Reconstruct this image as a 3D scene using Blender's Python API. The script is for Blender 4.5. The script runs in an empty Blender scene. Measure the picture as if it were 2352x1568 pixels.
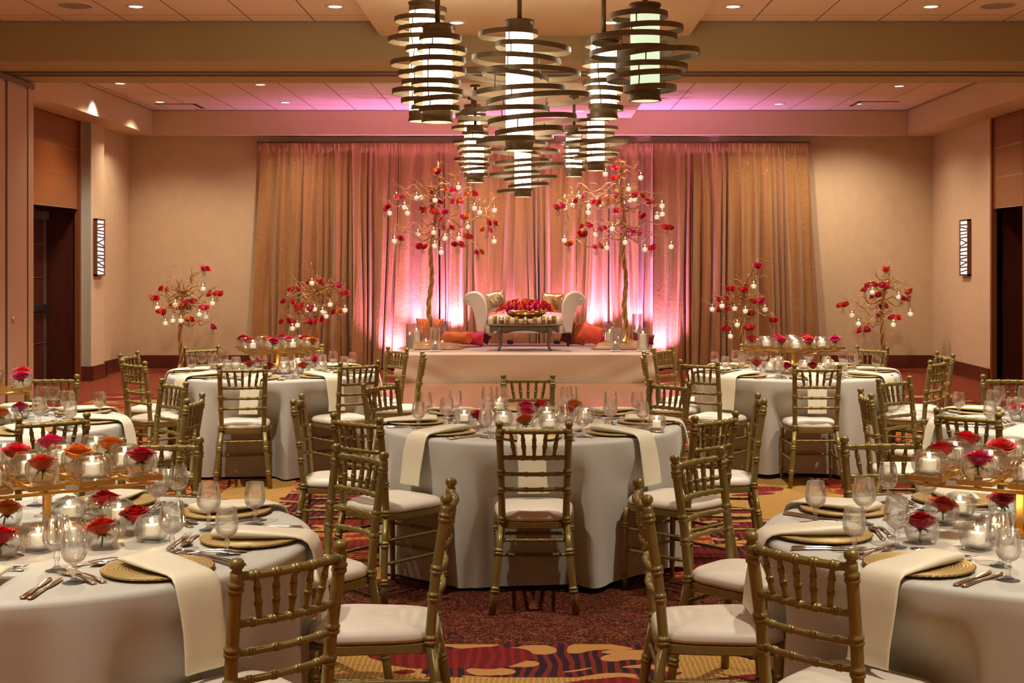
import bpy, math, random
from mathutils import Vector, Matrix

SC = bpy.context.scene
COL = SC.collection
PI = math.pi
# camera model: level camera, shifted lens; pixel frame 2352x1568
F, CX, CY, EYE = 3100.0, 1220.0, 598.0, 1.685


def on_z(px, py, z):
    Y = (EYE - z) * F / (py - CY)
    return ((px - CX) / F * Y, Y)


def at(px, py, Y):
    return Vector(((px - CX) / F * Y, Y, EYE - (py - CY) / F * Y))


def proj_x(x, y):
    return CX + F * x / y


def proj_y(y, z):
    return CY - F * (z - EYE) / y


# ------------------------------------------------------------------ mesh helpers
class MB:
    def __init__(self):
        self.v, self.f, self.s = [], [], []

    def add(self, v, f, smooth=True):
        b = len(self.v)
        self.v.extend(tuple(p) for p in v)
        self.f.extend(tuple(b + i for i in q) for q in f)
        self.s.extend([smooth] * len(f))
        return self

    def box(self, x0, x1, y0, y1, z0, z1):
        v = [(x, y, z) for z in (z0, z1) for y in (y0, y1) for x in (x0, x1)]
        f = [(0, 2, 3, 1), (4, 5, 7, 6), (0, 1, 5, 4), (2, 6, 7, 3), (0, 4, 6, 2), (1, 3, 7, 5)]
        return self.add(v, f, False)

    def bevel_box(self, x0, x1, y0, y1, z0, z1, b=.004):
        rings = []
        for z, i in ((z0, b), (z0 + b, 0), (z1 - b, 0), (z1, b)):
            X0, X1, Y0, Y1 = x0 + i, x1 - i, y0 + i, y1 - i
            c = b * .6
            rings.append([(X0 + c, Y0, z), (X1 - c, Y0, z), (X1, Y0 + c, z), (X1, Y1 - c, z), (X1 - c, Y1, z), (X0 + c, Y1, z), (X0, Y1 - c, z), (X0, Y0 + c, z)])
        return self.rings(rings, True, True, False)

    def rings(self, rings, cap0=True, cap1=True, smooth=True, closed=True):
        n = len(rings[0])
        v = [p for r in rings for p in r]
        f = []
        m = n if closed else n - 1
        for i in range(len(rings) - 1):
            for j in range(m):
                a, b = i * n + j, i * n + (j + 1) % n
                f.append((a, b, b + n, a + n))
        k = (len(rings) - 1) * n
        self.add(v, f, smooth)
        base = len(self.v) - len(v)
        if cap0:
            self.f.append(tuple(base + j for j in reversed(range(n)))); self.s.append(False)
        if cap1:
            self.f.append(tuple(base + k + j for j in range(n))); self.s.append(False)
        return self

    def lathe(self, prof, n=24, cx=0, cy=0, cap0=False, cap1=False, smooth=True):
        rs = []
        for r, z in prof:
            rs.append([(cx + r * math.cos(2 * PI * j / n), cy + r * math.sin(2 * PI * j / n), z) for j in range(n)])
        return self.rings(rs, cap0, cap1, smooth)

    def sup(self, levels, n=32, cap0=True, cap1=True, smooth=True):
        """levels: (z, half x, half y, exponent, cx, cy)"""
        rs = []
        for L in levels:
            z, a, b, e = L[:4]
            ox, oy = (L[4], L[5]) if len(L) > 4 else (0, 0)
            r = []
            for j in range(n):
                t = 2 * PI * j / n
                c, s = math.cos(t), math.sin(t)
                r.append((ox + a * math.copysign(abs(c) ** (2 / e), c), oy + b * math.copysign(abs(s) ** (2 / e), s), z))
            rs.append(r)
        return self.rings(rs, cap0, cap1, smooth)

    def tube(self, pts, rad, n=8, caps=True, smooth=True):
        P = [Vector(p) for p in pts]
        if not hasattr(rad, '__len__'):
            rad = [rad] * len(P)
        T = []
        for i in range(len(P)):
            d = P[min(i + 1, len(P) - 1)] - P[max(i - 1, 0)]
            T.append(d.normalized() if d.length > 1e-9 else Vector((0, 0, 1)))
        up = Vector((0, 0, 1)) if abs(T[0].z) < .9 else Vector((0, 1, 0))
        u = T[0].cross(up).normalized()
        rs = []
        for i, p in enumerate(P):
            u = (u - T[i] * u.dot(T[i]))
            u = u.normalized() if u.length > 1e-9 else T[i].orthogonal().normalized()
            w = T[i].cross(u)
            rs.append([p + (u * math.cos(2 * PI * j / n) + w * math.sin(2 * PI * j / n)) * rad[i] for j in range(n)])
        return self.rings(rs, caps, caps, smooth)

    def grid(self, fn, nu, nv, smooth=True):
        v = [fn(i / nu, j / nv) for j in range(nv + 1) for i in range(nu + 1)]
        f = [(j * (nu + 1) + i, j * (nu + 1) + i + 1, (j + 1) * (nu + 1) + i + 1, (j + 1) * (nu + 1) + i) for j in range(nv) for i in range(nu)]
        return self.add(v, f, smooth)

    def sphere(self, c, r, n=12, m=8, sz=1.0):
        rs = []
        for i in range(m + 1):
            t = -PI / 2 + PI * i / m
            rr = max(r * math.cos(t), 1e-5)
            rs.append([(c[0] + rr * math.cos(2 * PI * j / n), c[1] + rr * math.sin(2 * PI * j / n), c[2] + r * sz * math.sin(t)) for j in range(n)])
        return self.rings(rs, True, True)

    def mesh(self, name, mat):
        me = bpy.data.meshes.new(name)
        me.from_pydata(self.v, [], self.f)
        me.polygons.foreach_set('use_smooth', self.s)
        if mat:
            me.materials.append(mat)
        me.update()
        return me

    def build(self, name, mat, parent=None, loc=(0, 0, 0), rz=0):
        return mobj(name, self.mesh(name, mat), parent, loc, rz)


def mobj(name, me, parent=None, loc=(0, 0, 0), rz=0):
    o = bpy.data.objects.new(name, me)
    COL.objects.link(o)
    o.location = loc
    o.rotation_euler = (0, 0, rz)
    if parent:
        o.parent = parent
    return o


def empty(name, loc=(0, 0, 0), rz=0):
    o = bpy.data.objects.new(name, None)
    COL.objects.link(o)
    o.location = loc
    o.rotation_euler = (0, 0, rz)
    o.empty_display_size = .1
    return o


def tag(o, label=None, cat=None, group=None, kind=None):
    if label: o['label'] = label
    if cat: o['category'] = cat
    if group: o['group'] = group
    if kind: o['kind'] = kind
    return o


def struct(name, mb, m, label=None):
    o = mb.build(name, m)
    o['kind'] = 'structure'
    return o


KIDS = {}


def kids(o):
    return [c for c in o.children]


def copy_tree(o, loc=None, rot=None, scale=None, parent=None):
    c = o.copy()
    COL.objects.link(c)
    if parent is not None:
        c.parent = parent
    if loc is not None: c.location = loc
    if rot is not None: c.rotation_euler = rot
    if scale is not None: c.scale = (scale,) * 3 if not hasattr(scale, '__len__') else scale
    for ch in kids(o):
        copy_tree(ch, parent=c)
    return c


class Proto:
    """first call places the original, later calls place copies of it and of its parts"""
    def __init__(self, root):
        self.root, self.used = root, False

    def place(self, loc, rot=(0, 0, 0), scale=1.0):
        if not self.used:
            self.used = True
            o = self.root
            o.location, o.rotation_euler = loc, rot
            o.scale = (scale,) * 3 if not hasattr(scale, '__len__') else scale
            return o
        return copy_tree(self.root, loc, rot, scale)


ORD = ('first second third fourth fifth sixth seventh eighth ninth tenth eleventh twelfth thirteenth fourteenth fifteenth sixteenth '
       'seventeenth eighteenth nineteenth twentieth').split()
ORD += ['twenty-' + w for w in ORD[:9]] + ['thirtieth'] + ['thirty-' + w for w in ORD[:9]] + ['fortieth'] + ['forty-' + w for w in ORD[:9]]

# ------------------------------------------------------------------ materials
def new_mat(name):
    m = bpy.data.materials.new(name)
    m.use_nodes = True
    nt = m.node_tree
    return m, nt, nt.nodes['Principled BSDF']


def nd(nt, typ, **kw):
    n = nt.nodes.new(typ)
    for k, v in kw.items():
        if k in n.inputs:
            n.inputs[k].default_value = v
        else:
            setattr(n, k, v)
    return n


def lk(nt, a, b):
    nt.links.new(a, b)


def math_n(nt, op, a, b=None, clamp=False):
    n = nt.nodes.new('ShaderNodeMath')
    n.operation = op
    n.use_clamp = clamp
    for i, x in enumerate((a, b)):
        if x is None: continue
        if isinstance(x, (int, float)): n.inputs[i].default_value = x
        else: nt.links.new(x, n.inputs[i])
    return n.outputs[0]


def mixc(nt, fac, a, b):
    n = nt.nodes.new('ShaderNodeMix')
    n.data_type = 'RGBA'
    for sock, x in ((n.inputs[0], fac), (n.inputs[6], a), (n.inputs[7], b)):
        if isinstance(x, (int, float)): sock.default_value = x
        elif isinstance(x, tuple): sock.default_value = (*x, 1)
        else: nt.links.new(x, sock)
    return n.outputs[2]


def coords(nt, scale=(1, 1, 1), loc=(0, 0, 0), kind='Object'):
    tc = nt.nodes.new('ShaderNodeTexCoord')
    mp = nt.nodes.new('ShaderNodeMapping')
    mp.inputs['Scale'].default_value = scale
    mp.inputs['Location'].default_value = loc
    nt.links.new(tc.outputs[kind], mp.inputs['Vector'])
    return mp.outputs['Vector']


def noise(nt, vec, scale, detail=2, dist=0):
    n = nt.nodes.new('ShaderNodeTexNoise')
    n.inputs['Scale'].default_value = scale
    n.inputs['Detail'].default_value = detail
    n.inputs['Distortion'].default_value = dist
    nt.links.new(vec, n.inputs['Vector'])
    return n.outputs['Fac']


def bump(nt, bsdf, h, strength=.3, dist=.01):
    b = nt.nodes.new('ShaderNodeBump')
    b.inputs['Strength'].default_value = strength
    b.inputs['Distance'].default_value = dist
    nt.links.new(h, b.inputs['Height'])
    nt.links.new(b.outputs['Normal'], bsdf.inputs['Normal'])


def mat(name, c, rough=.5, metal=0.0, var=.12, vscale=6, stretch=(1, 1, 1), bmp=None, spec=.5, coat=0, sheen=0, sss=0):
    """principled surface with a procedural tone variation; bmp = (scale, strength, distance, stretch)"""
    m, nt, b = new_mat(name)
    v = coords(nt, stretch)
    n = noise(nt, v, vscale, 3)
    lo = tuple(x * (1 - var) for x in c)
    hi = tuple(min(1, x * (1 + var)) for x in c)
    lk(nt, mixc(nt, n, lo, hi), b.inputs['Base Color'])
    b.inputs['Roughness'].default_value = rough
    b.inputs['Metallic'].default_value = metal
    b.inputs['Specular IOR Level'].default_value = spec
    if coat: b.inputs['Coat Weight'].default_value = coat
    if sheen:
        b.inputs['Sheen Weight'].default_value = sheen
        b.inputs['Sheen Roughness'].default_value = .4
    if sss:
        b.inputs['Subsurface Weight'].default_value = sss
        b.inputs['Subsurface Radius'].default_value = (.02, .012, .006)
    if bmp:
        bv = coords(nt, bmp[3] if len(bmp) > 3 else (1, 1, 1))
        bump(nt, b, noise(nt, bv, bmp[0], 3), bmp[1], bmp[2])
    return m


def emit(name, c, s, sample=True):
    m, nt, b = new_mat(name)
    b.inputs['Base Color'].default_value = (.8, .8, .8, 1)
    v = coords(nt)
    n = noise(nt, v, 9, 2)
    lk(nt, mixc(nt, n, tuple(x * .92 for x in c), c), b.inputs['Emission Color'])
    b.inputs['Emission Strength'].default_value = s
    if not sample:
        m.cycles.emission_sampling = 'NONE'
    return m


def glass(name, tint=(.97, .99, .97), lo=.08, hi=.85, ior=1.45):
    m, nt, b = new_mat(name)
    nt.nodes.remove(b)
    out = nt.nodes['Material Output']
    lw = nd(nt, 'ShaderNodeLayerWeight', Blend=.35)
    p = math_n(nt, 'POWER', lw.outputs['Facing'], 1.15)
    fac = math_n(nt, 'ADD', math_n(nt, 'MULTIPLY', p, hi - lo), lo, True)
    tr = nd(nt, 'ShaderNodeBsdfTransparent', Color=(*tint, 1))
    gl = nd(nt, 'ShaderNodeBsdfGlass', Color=(*tint, 1), Roughness=0.0, IOR=ior)
    ns = noise(nt, coords(nt), 14, 1)
    bp = nt.nodes.new('ShaderNodeBump')
    bp.inputs['Strength'].default_value = .08
    bp.inputs['Distance'].default_value = .004
    lk(nt, ns, bp.inputs['Height'])
    lk(nt, bp.outputs['Normal'], gl.inputs['Normal'])
    mx = nt.nodes.new('ShaderNodeMixShader')
    lk(nt, fac, mx.inputs[0]); lk(nt, tr.outputs[0], mx.inputs[1]); lk(nt, gl.outputs[0], mx.inputs[2])
    lk(nt, mx.outputs[0], out.inputs['Surface'])
    return m


# --- room surfaces
def wallpaper(name, c):
    m, nt, b = new_mat(name)
    v = coords(nt)
    n1 = noise(nt, v, 1.2, 2)
    base = mixc(nt, n1, tuple(x * .93 for x in c), tuple(x * 1.05 for x in c))
    w = nd(nt, 'ShaderNodeTexVoronoi', Scale=9.0)
    lk(nt, coords(nt, (1, 1, .62)), w.inputs['Vector'])
    lk(nt, mixc(nt, math_n(nt, 'MULTIPLY', w.outputs['Distance'], .22), base, tuple(x * .62 for x in c)), b.inputs['Base Color'])
    b.inputs['Roughness'].default_value = .75
    bump(nt, b, noise(nt, v, 120, 2), .15, .002)
    return m


def tiles_mat():
    m, nt, b = new_mat('acoustic ceiling tile')
    br = nt.nodes.new('ShaderNodeTexBrick')
    br.offset = 0
    br.inputs['Scale'].default_value = 1
    br.inputs['Brick Width'].default_value = .605
    br.inputs['Row Height'].default_value = 1.22
    br.inputs['Mortar Size'].default_value = .007
    br.inputs['Mortar Smooth'].default_value = .1
    br.inputs['Color1'].default_value = (.82, .64, .52, 1)
    br.inputs['Color2'].default_value = (.84, .655, .53, 1)
    br.inputs['Mortar'].default_value = (.16, .12, .09, 1)
    lk(nt, coords(nt, (1, 1, 1), (.605 * .46, .68, 0)), br.inputs['Vector'])
    lk(nt, br.outputs['Color'], b.inputs['Base Color'])
    b.inputs['Roughness'].default_value = .9
    bump(nt, b, noise(nt, coords(nt), 160, 2), .12, .002)
    return m


def carpet_mat():
    m, nt, b = new_mat('patterned carpet')
    v = coords(nt)
    sep = nt.nodes.new('ShaderNodeSeparateXYZ')
    lk(nt, v, sep.inputs[0])
    X, Y = sep.outputs[0], sep.outputs[1]
    # plain border: dark red ground with small orange squiggles
    sq = noise(nt, v, 24, 1, 2.2)
    line = math_n(nt, 'LESS_THAN', math_n(nt, 'ABSOLUTE', math_n(nt, 'SUBTRACT', sq, .5)), .034)
    sq2 = noise(nt, coords(nt, (1, 1, 1), (7, 3, 0)), 40, 1, 1.5)
    blk = math_n(nt, 'GREATER_THAN', sq2, .56)
    border = mixc(nt, blk, (.055, .007, .005), (.016, .004, .004))  # maroon ground, darkened further to carry the shade between the tables
    border = mixc(nt, line, border, (.24, .075, .022))
    plain = mixc(nt, line, mixc(nt, blk, (.15, .015, .008), (.09, .009, .006)), (.28, .085, .022))
    # field blocks
    vo = nd(nt, 'ShaderNodeTexVoronoi', Scale=.8)
    vo.distance = 'CHEBYCHEV'
    lk(nt, coords(nt, (1, .8, 1), (.4, .35, 0)), vo.inputs['Vector'])
    sc = nt.nodes.new('ShaderNodeSeparateColor')
    lk(nt, vo.outputs['Color'], sc.inputs[0])
    # leaf contours
    def leaves(scale, stretch, rot, thr):
        tc = nt.nodes.new('ShaderNodeTexCoord')
        nz = nt.nodes.new('ShaderNodeTexNoise')
        nz.inputs['Scale'].default_value = 1.7
        lk(nt, tc.outputs['Object'], nz.inputs['Vector'])
        ad = nt.nodes.new('ShaderNodeVectorMath'); ad.operation = 'MULTIPLY_ADD'
        lk(nt, nz.outputs['Color'], ad.inputs[0])
        ad.inputs[1].default_value = (.5, .5, 0)
        lk(nt, tc.outputs['Object'], ad.inputs[2])
        mp = nt.nodes.new('ShaderNodeMapping')
        mp.inputs['Rotation'].default_value = (0, 0, rot)
        mp.inputs['Scale'].default_value = (1, stretch, 0)
        lk(nt, ad.outputs[0], mp.inputs['Vector'])
        v_ = nd(nt, 'ShaderNodeTexVoronoi', Scale=scale)
        lk(nt, mp.outputs[0], v_.inputs['Vector'])
        return math_n(nt, 'LESS_THAN', v_.outputs['Distance'], thr)
    leaf = leaves(3.4, 2.6, .6, .40)
    leaf = math_n(nt, 'MAXIMUM', leaf, leaves(3.0, 2.4, -.7, .33))
    big = leaves(1.05, 2.0, .5, .36)
    wv2 = nd(nt, 'ShaderNodeTexWave', Scale=6.5, Distortion=5.0, Detail=1.0)
    lk(nt, coords(nt, (1, .5, 1), (3, 1, 0)), wv2.inputs['Vector'])
    vein = math_n(nt, 'GREATER_THAN', wv2.outputs['Fac'], .6)
    # gold woven block
    h1 = nd(nt, 'ShaderNodeTexWave', Scale=14.0, Distortion=2.5)
    lk(nt, v, h1.inputs['Vector'])
    h2 = nd(nt, 'ShaderNodeTexWave', Scale=14.0, Distortion=2.5)
    h2.bands_direction = 'Y'
    lk(nt, v, h2.inputs['Vector'])
    hatch = math_n(nt, 'MAXIMUM', h1.outputs['Fac'], h2.outputs['Fac'])
    gold = mixc(nt, math_n(nt, 'GREATER_THAN', hatch, .8), (.30, .145, .03), (.47, .28, .085))
    tan = mixc(nt, leaf, mixc(nt, vein, (.03, .010, .016), (.16, .02, .014)), (.42, .20, .06))
    red = mixc(nt, leaf, mixc(nt, vein, (.40, .15, .035), (.33, .085, .02)), (.24, .022, .012))
    f1 = mixc(nt, math_n(nt, 'GREATER_THAN', sc.outputs[0], .35), gold, tan)
    field = mixc(nt, math_n(nt, 'GREATER_THAN', sc.outputs[0], .60), f1, red)
    field = mixc(nt, big, field, mixc(nt, vein, (.13, .010, .010), (.19, .016, .012)))
    inb = math_n(nt, 'MULTIPLY', math_n(nt, 'GREATER_THAN', Y, 5.93), math_n(nt, 'LESS_THAN', Y, 7.15))
    far = math_n(nt, 'GREATER_THAN', Y, 17.0)
    side = math_n(nt, 'GREATER_THAN', math_n(nt, 'ABSOLUTE', X), 5.3)
    lk(nt, mixc(nt, math_n(nt, 'MAXIMUM', far, side), mixc(nt, inb, field, border), plain), b.inputs['Base Color'])
    b.inputs['Roughness'].default_value = .95
    b.inputs['Specular IOR Level'].default_value = .15
    bump(nt, b, noise(nt, v, 300, 2), .4, .004)
    return m


def wood_mat(name, c0, c1, rough=.35, axis='Z', scale=1.0, coat=.2):
    m, nt, b = new_mat(name)
    st = {'Z': (9, 9, .5), 'X': (.5, 9, 9), 'Y': (9, .5, 9)}[axis]
    v = coords(nt, tuple(s * scale for s in st))
    n = noise(nt, v, 4, 5, .6)
    lk(nt, mixc(nt, n, c0, c1), b.inputs['Base Color'])
    b.inputs['Roughness'].default_value = rough
    b.inputs['Coat Weight'].default_value = coat
    b.inputs['Coat Roughness'].default_value = .25
    return m


def parquet_mat():
    m, nt, b = new_mat('parquet dance floor')
    br = nt.nodes.new('ShaderNodeTexBrick')
    br.offset = .5
    br.inputs['Scale'].default_value = 1
    br.inputs['Brick Width'].default_value = .45
    br.inputs['Row Height'].default_value = .076
    br.inputs['Mortar Size'].default_value = .0025
    br.inputs['Color1'].default_value = (.33, .15, .075, 1)
    br.inputs['Color2'].default_value = (.45, .22, .115, 1)
    br.inputs['Mortar'].default_value = (.22, .09, .05, 1)
    lk(nt, coords(nt), br.inputs['Vector'])
    n = noise(nt, coords(nt, (2, 22, 1)), 3, 4)
    lk(nt, mixc(nt, math_n(nt, 'MULTIPLY', n, .5), br.outputs['Color'], (.30, .12, .06)), b.inputs['Base Color'])
    b.inputs['Roughness'].default_value = .22
    b.inputs['Coat Weight'].default_value = .3
    b.inputs['Coat Roughness'].default_value = .15
    return m


def woven_gold():
    m, nt, b = new_mat('woven gold charger')
    tc = nt.nodes.new('ShaderNodeTexCoord')
    ln = nt.nodes.new('ShaderNodeVectorMath'); ln.operation = 'LENGTH'
    lk(nt, tc.outputs['Object'], ln.inputs[0])
    ring = math_n(nt, 'SINE', math_n(nt, 'MULTIPLY', ln.outputs['Value'], 2 * PI / .0105))
    n = noise(nt, tc.outputs['Object'], 120, 2)
    h = math_n(nt, 'ADD', ring, math_n(nt, 'MULTIPLY', n, 1.2))
    fac = math_n(nt, 'ADD', math_n(nt, 'MULTIPLY', ring, .3), .5, True)
    lk(nt, mixc(nt, fac, (.40, .27, .09), (.68, .50, .20)), b.inputs['Base Color'])
    b.inputs['Roughness'].default_value = .42
    b.inputs['Metallic'].default_value = .45
    bump(nt, b, h, .6, .0025)
    return m


def drape_mat():
    m, nt, b = new_mat('gold dupioni drape')
    v = coords(nt, (5, 5, .35))
    n = noise(nt, v, 3, 3)
    slub = noise(nt, coords(nt, (1.5, 1.5, 90)), 2.2, 3)
    base = mixc(nt, n, (.36, .172, .052), (.50, .255, .085))
    lk(nt, mixc(nt, math_n(nt, 'MULTIPLY', slub, .35), base, (.22, .105, .040)), b.inputs['Base Color'])
    b.inputs['Roughness'].default_value = .32
    b.inputs['Metallic'].default_value = .2
    b.inputs['Sheen Weight'].default_value = .4
    cr = noise(nt, coords(nt, (1, 1, .6)), 34, 4, .8)
    bump(nt, b, cr, .75, .014)
    return m


M = {}
M['wall'] = wallpaper('beige wallpaper', (.66, .478, .295))
M['paint'] = mat('beige painted plaster', (.68, .51, .325), .8, var=.04, vscale=2, bmp=(90, .1, .002))
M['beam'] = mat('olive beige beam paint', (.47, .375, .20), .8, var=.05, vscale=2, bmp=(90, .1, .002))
M['capglow'] = emit('frosted lamp bottom', (1, .85, .6), .55)
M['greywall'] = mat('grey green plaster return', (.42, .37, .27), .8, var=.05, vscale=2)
M['fabric_panel'] = mat('pinkish vinyl partition skin', (.66, .44, .31), .8, var=.05, vscale=3, bmp=(260, .3, .002))
M['tiles'] = tiles_mat()
M['carpet'] = carpet_mat()
M['parquet'] = parquet_mat()
M['darkwood'] = wood_mat('dark mahogany', (.045, .008, .004), (.10, .022, .010))
M['redwood'] = wood_mat('orange cherry veneer', (.185, .048, .010), (.27, .080, .016), .3, 'X', .6)
M['trimwood'] = wood_mat('cherry trim', (.16, .045, .014), (.24, .07, .02))
M['baseboard'] = wood_mat('mahogany baseboard', (.085, .016, .010), (.15, .034, .018), .3, 'X', .5)
M['metal'] = mat('brushed aluminium', (.52, .50, .47), .35, .9, .06)
M['trackmetal'] = mat('painted track channel', (.20, .15, .11), .5, .3, .06)
M['black'] = mat('black hardware', (.012, .012, .012), .4, 0, .2)
M['vent'] = mat('ceiling grille', (.36, .30, .25), .7, 0, .05)
M['white_rim'] = mat('white lamp trim', (.75, .70, .62), .5, 0, .03)
M['lamp'] = emit('downlight lens', (1, .93, .86), 3.0, False)
M['sconce'] = emit('sconce diffuser', (.95, .93, 1.0), .85)
M['shade'] = emit('seeded lamp glass', (1.0, .93, .70), 5.5)
M['shade_green'] = emit('greenish seeded lamp glass', (.80, 1.0, .66), .52)
M['bronze'] = mat('bronze band', (.185, .125, .066), .45, .3, .25, 12)
M['chair'] = mat('antique gold chair paint', (.275, .212, .064), .40, .4, .12, 14)
M['cushion'] = mat('ivory vinyl cushion', (.74, .67, .56), .42, 0, .03, 8, bmp=(140, .1, .001))
M['cloth'] = mat('pale dupioni tablecloth', (.56, .555, .49), .6, 0, .05, 5, (1, 1, 1), (190, .18, .002, (1, 1, .2)), sheen=.25)
M['napkin'] = mat('ivory satin napkin', (.84, .79, .60), .42, 0, .04, 9, (1, 1, 1), (240, .15, .001, (.3, 1, 1)), sheen=.3)
M['charger'] = woven_gold()
M['steel'] = mat('polished flatware', (.62, .58, .53), .16, 1.0, .05, 30)
M['glass'] = glass('clear stemware glass', (.995, .997, .995), .20, 1.0)
M['bowlglass'] = glass('thick votive glass', (.99, .996, .99), .20, 1.0)
M['thin'] = glass('thin hanging glass', (.98, .99, .985), .12, .9)
M['wax'] = mat('white candle wax', (.88, .82, .72), .5, 0, .03, 20, sss=.3)
M['amberwax'] = mat('ivory pillar wax', (.86, .72, .50), .5, 0, .03, 20, sss=.3)
M['salt'] = mat('white salt bed', (.84, .80, .74), .8, 0, .08, 200, bmp=(300, .5, .002))
M['flame'] = emit('candle flame', (1.0, .66, .28), 9, False)
M['wick'] = mat('wick', (.02, .015, .01), .9)
M['gold'] = mat('gold leaf metal', (.62, .38, .10), .28, .9, .12, 22, bmp=(40, .12, .002))
M['goldbowl'] = mat('brushed gold bowl', (.55, .34, .07), .3, .95, .08, 10)
M['goldvotive'] = mat('gilded votive glass', (.66, .43, .08), .22, .8, .1, 18)
M['branch'] = mat('gilded willow branch', (.56, .34, .12), .40, .45, .3, 30, bmp=(60, .3, .003))
M['wire'] = mat('silver wire', (.5, .45, .4), .3, .9)
M['stem'] = mat('green stem', (.17, .33, .05), .5, 0, .25, 30)
ROSE = {
    'crimson': mat('crimson petals', (.66, .010, .045), .45, 0, .25, 30, sheen=.2),
    'pink': mat('magenta petals', (.82, .020, .18), .45, 0, .2, 30, sheen=.2),
    'scarlet': mat('scarlet petals', (.84, .020, .04), .45, 0, .2, 30, sheen=.2),
    'orange': mat('orange petals', (.92, .24, .025), .45, 0, .18, 30, sheen=.2),
    'coral': mat('coral petals', (.86, .085, .022), .45, 0, .2, 30, sheen=.2),
}
M['drape'] = drape_mat()
M['stagecloth'] = mat('ivory satin stage cloth', (.66, .53, .40), .48, 0, .05, 3, bmp=(150, .12, .002), sheen=.2)
M['deck'] = mat('grey stage carpet', (.42, .33, .31), .9, 0, .12, 60, bmp=(300, .3, .002))
M['rug'] = mat('pale grey round mat', (.40, .33, .29), .85, 0, .08, 40)
M['sofa'] = mat('white upholstery leather', (.74, .68, .60), .45, 0, .03, 8, bmp=(120, .1, .001))
M['darkleg'] = mat('espresso wood', (.014, .008, .006), .3, 0, .2)
M['antique'] = wood_mat('antiqued grey wood', (.075, .055, .034), (.20, .15, .10), .5, 'X', 1.5, .05)
M['burlap'] = mat('bronze taffeta', (.36, .21, .085), .42, .1, .2, 14, bmp=(26, .5, .012))


def sequin(name, c):
    m, nt, b = new_mat(name)
    vo = nd(nt, 'ShaderNodeTexVoronoi', Scale=75.0)
    lk(nt, coords(nt), vo.inputs['Vector'])
    lk(nt, mixc(nt, vo.outputs['Distance'], c, tuple(x * .5 for x in c)), b.inputs['Base Color'])
    b.inputs['Metallic'].default_value = .85
    b.inputs['Roughness'].default_value = .25
    sc = nt.nodes.new('ShaderNodeSeparateColor')
    lk(nt, vo.outputs['Color'], sc.inputs[0])
    bump(nt, b, sc.outputs[0], .9, .01)
    return m


M['seq_gold'] = sequin('champagne sequins', (.72, .56, .34))
M['seq_copper'] = sequin('copper sequins', (.70, .40, .20))
M['p_orange'] = mat('burnt orange silk', (.62, .13, .015), .5, 0, .15, 10, sheen=.2)
M['p_tomato'] = mat('tomato red silk', (.66, .07, .025), .5, 0, .15, 10, sheen=.2)
M['p_magenta'] = mat('raspberry silk', (.60, .010, .055), .5, 0, .15, 10, sheen=.2)
M['p_wine'] = mat('wine red silk', (.24, .008, .022), .5, 0, .15, 10, sheen=.2)


def brocade(name, c0, c1):
    m, nt, b = new_mat(name)
    w = nd(nt, 'ShaderNodeTexWave', Scale=9.0, Distortion=14.0, Detail=2.0)
    lk(nt, coords(nt), w.inputs['Vector'])
    lk(nt, mixc(nt, math_n(nt, 'GREATER_THAN', w.outputs['Fac'], .5), c0, c1), b.inputs['Base Color'])
    b.inputs['Roughness'].default_value = .5
    return m


M['p_brocade'] = brocade('orange brocade', (.50, .060, .015), (.62, .17, .02))
M['p_rust'] = brocade('rust brocade', (.33, .045, .012), (.50, .17, .03))


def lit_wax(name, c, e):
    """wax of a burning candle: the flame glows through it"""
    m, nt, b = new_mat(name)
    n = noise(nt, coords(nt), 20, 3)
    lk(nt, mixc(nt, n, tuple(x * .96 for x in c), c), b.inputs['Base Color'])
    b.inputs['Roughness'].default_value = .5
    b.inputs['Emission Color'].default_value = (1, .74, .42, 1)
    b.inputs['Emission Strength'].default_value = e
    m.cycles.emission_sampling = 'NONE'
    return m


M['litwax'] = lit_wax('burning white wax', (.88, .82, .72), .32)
M['amberwax'] = lit_wax('burning ivory pillar wax', (.86, .72, .50), .22)
# ================================================================== ROOM
ZC, ZS, ZCL = 4.0, 3.62, 3.86          # ceiling, soffit / beam underside, dropped cloud
XL, XR, YB, YF = -6.28, 6.28, 21.12, -2.0

b = MB().box(XL - .6, XR + .6, YF, YB, -.1, 0)
struct('floor', b, M['carpet'])
struct('ceiling', MB().box(XL - .6, XR + .6, YF, YB + .2, ZC, ZC + .1), M['tiles'])
struct('wall_back', MB().box(XL - .6, XR + .6, YB, YB + .15, 0, ZC), M['wall'])
struct('wall_front', MB().box(XL - .6, XR + .6, YF - .15, YF, 0, ZC), M['wall'])
LD0, LD1, RD0, RD1 = 16.7, 18.79, 17.2, 18.42
b = MB().box(XL - .15, XL, YF, LD0, 0, ZC).box(XL - .15, XL, LD1 + .02, YB, 0, ZC).box(XL - .15, XL - .05, LD0, LD1 + .02, 3.6, ZC)
struct('wall_left', b, M['wall'])
struct('wall_left_pilaster', MB().box(XL, -6.155, 18.88, 19.45, 0, ZS), M['wall'])
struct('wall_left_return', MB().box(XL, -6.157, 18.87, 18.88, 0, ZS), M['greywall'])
b = MB().box(XR, XR + .15, YF, RD0, 0, ZC).box(XR, XR + .15, RD1, YB, 0, ZC).box(XR + .05, XR + .15, RD0, RD1, 3.6, ZC)
struct('wall_right', b, M['wall'])


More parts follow.
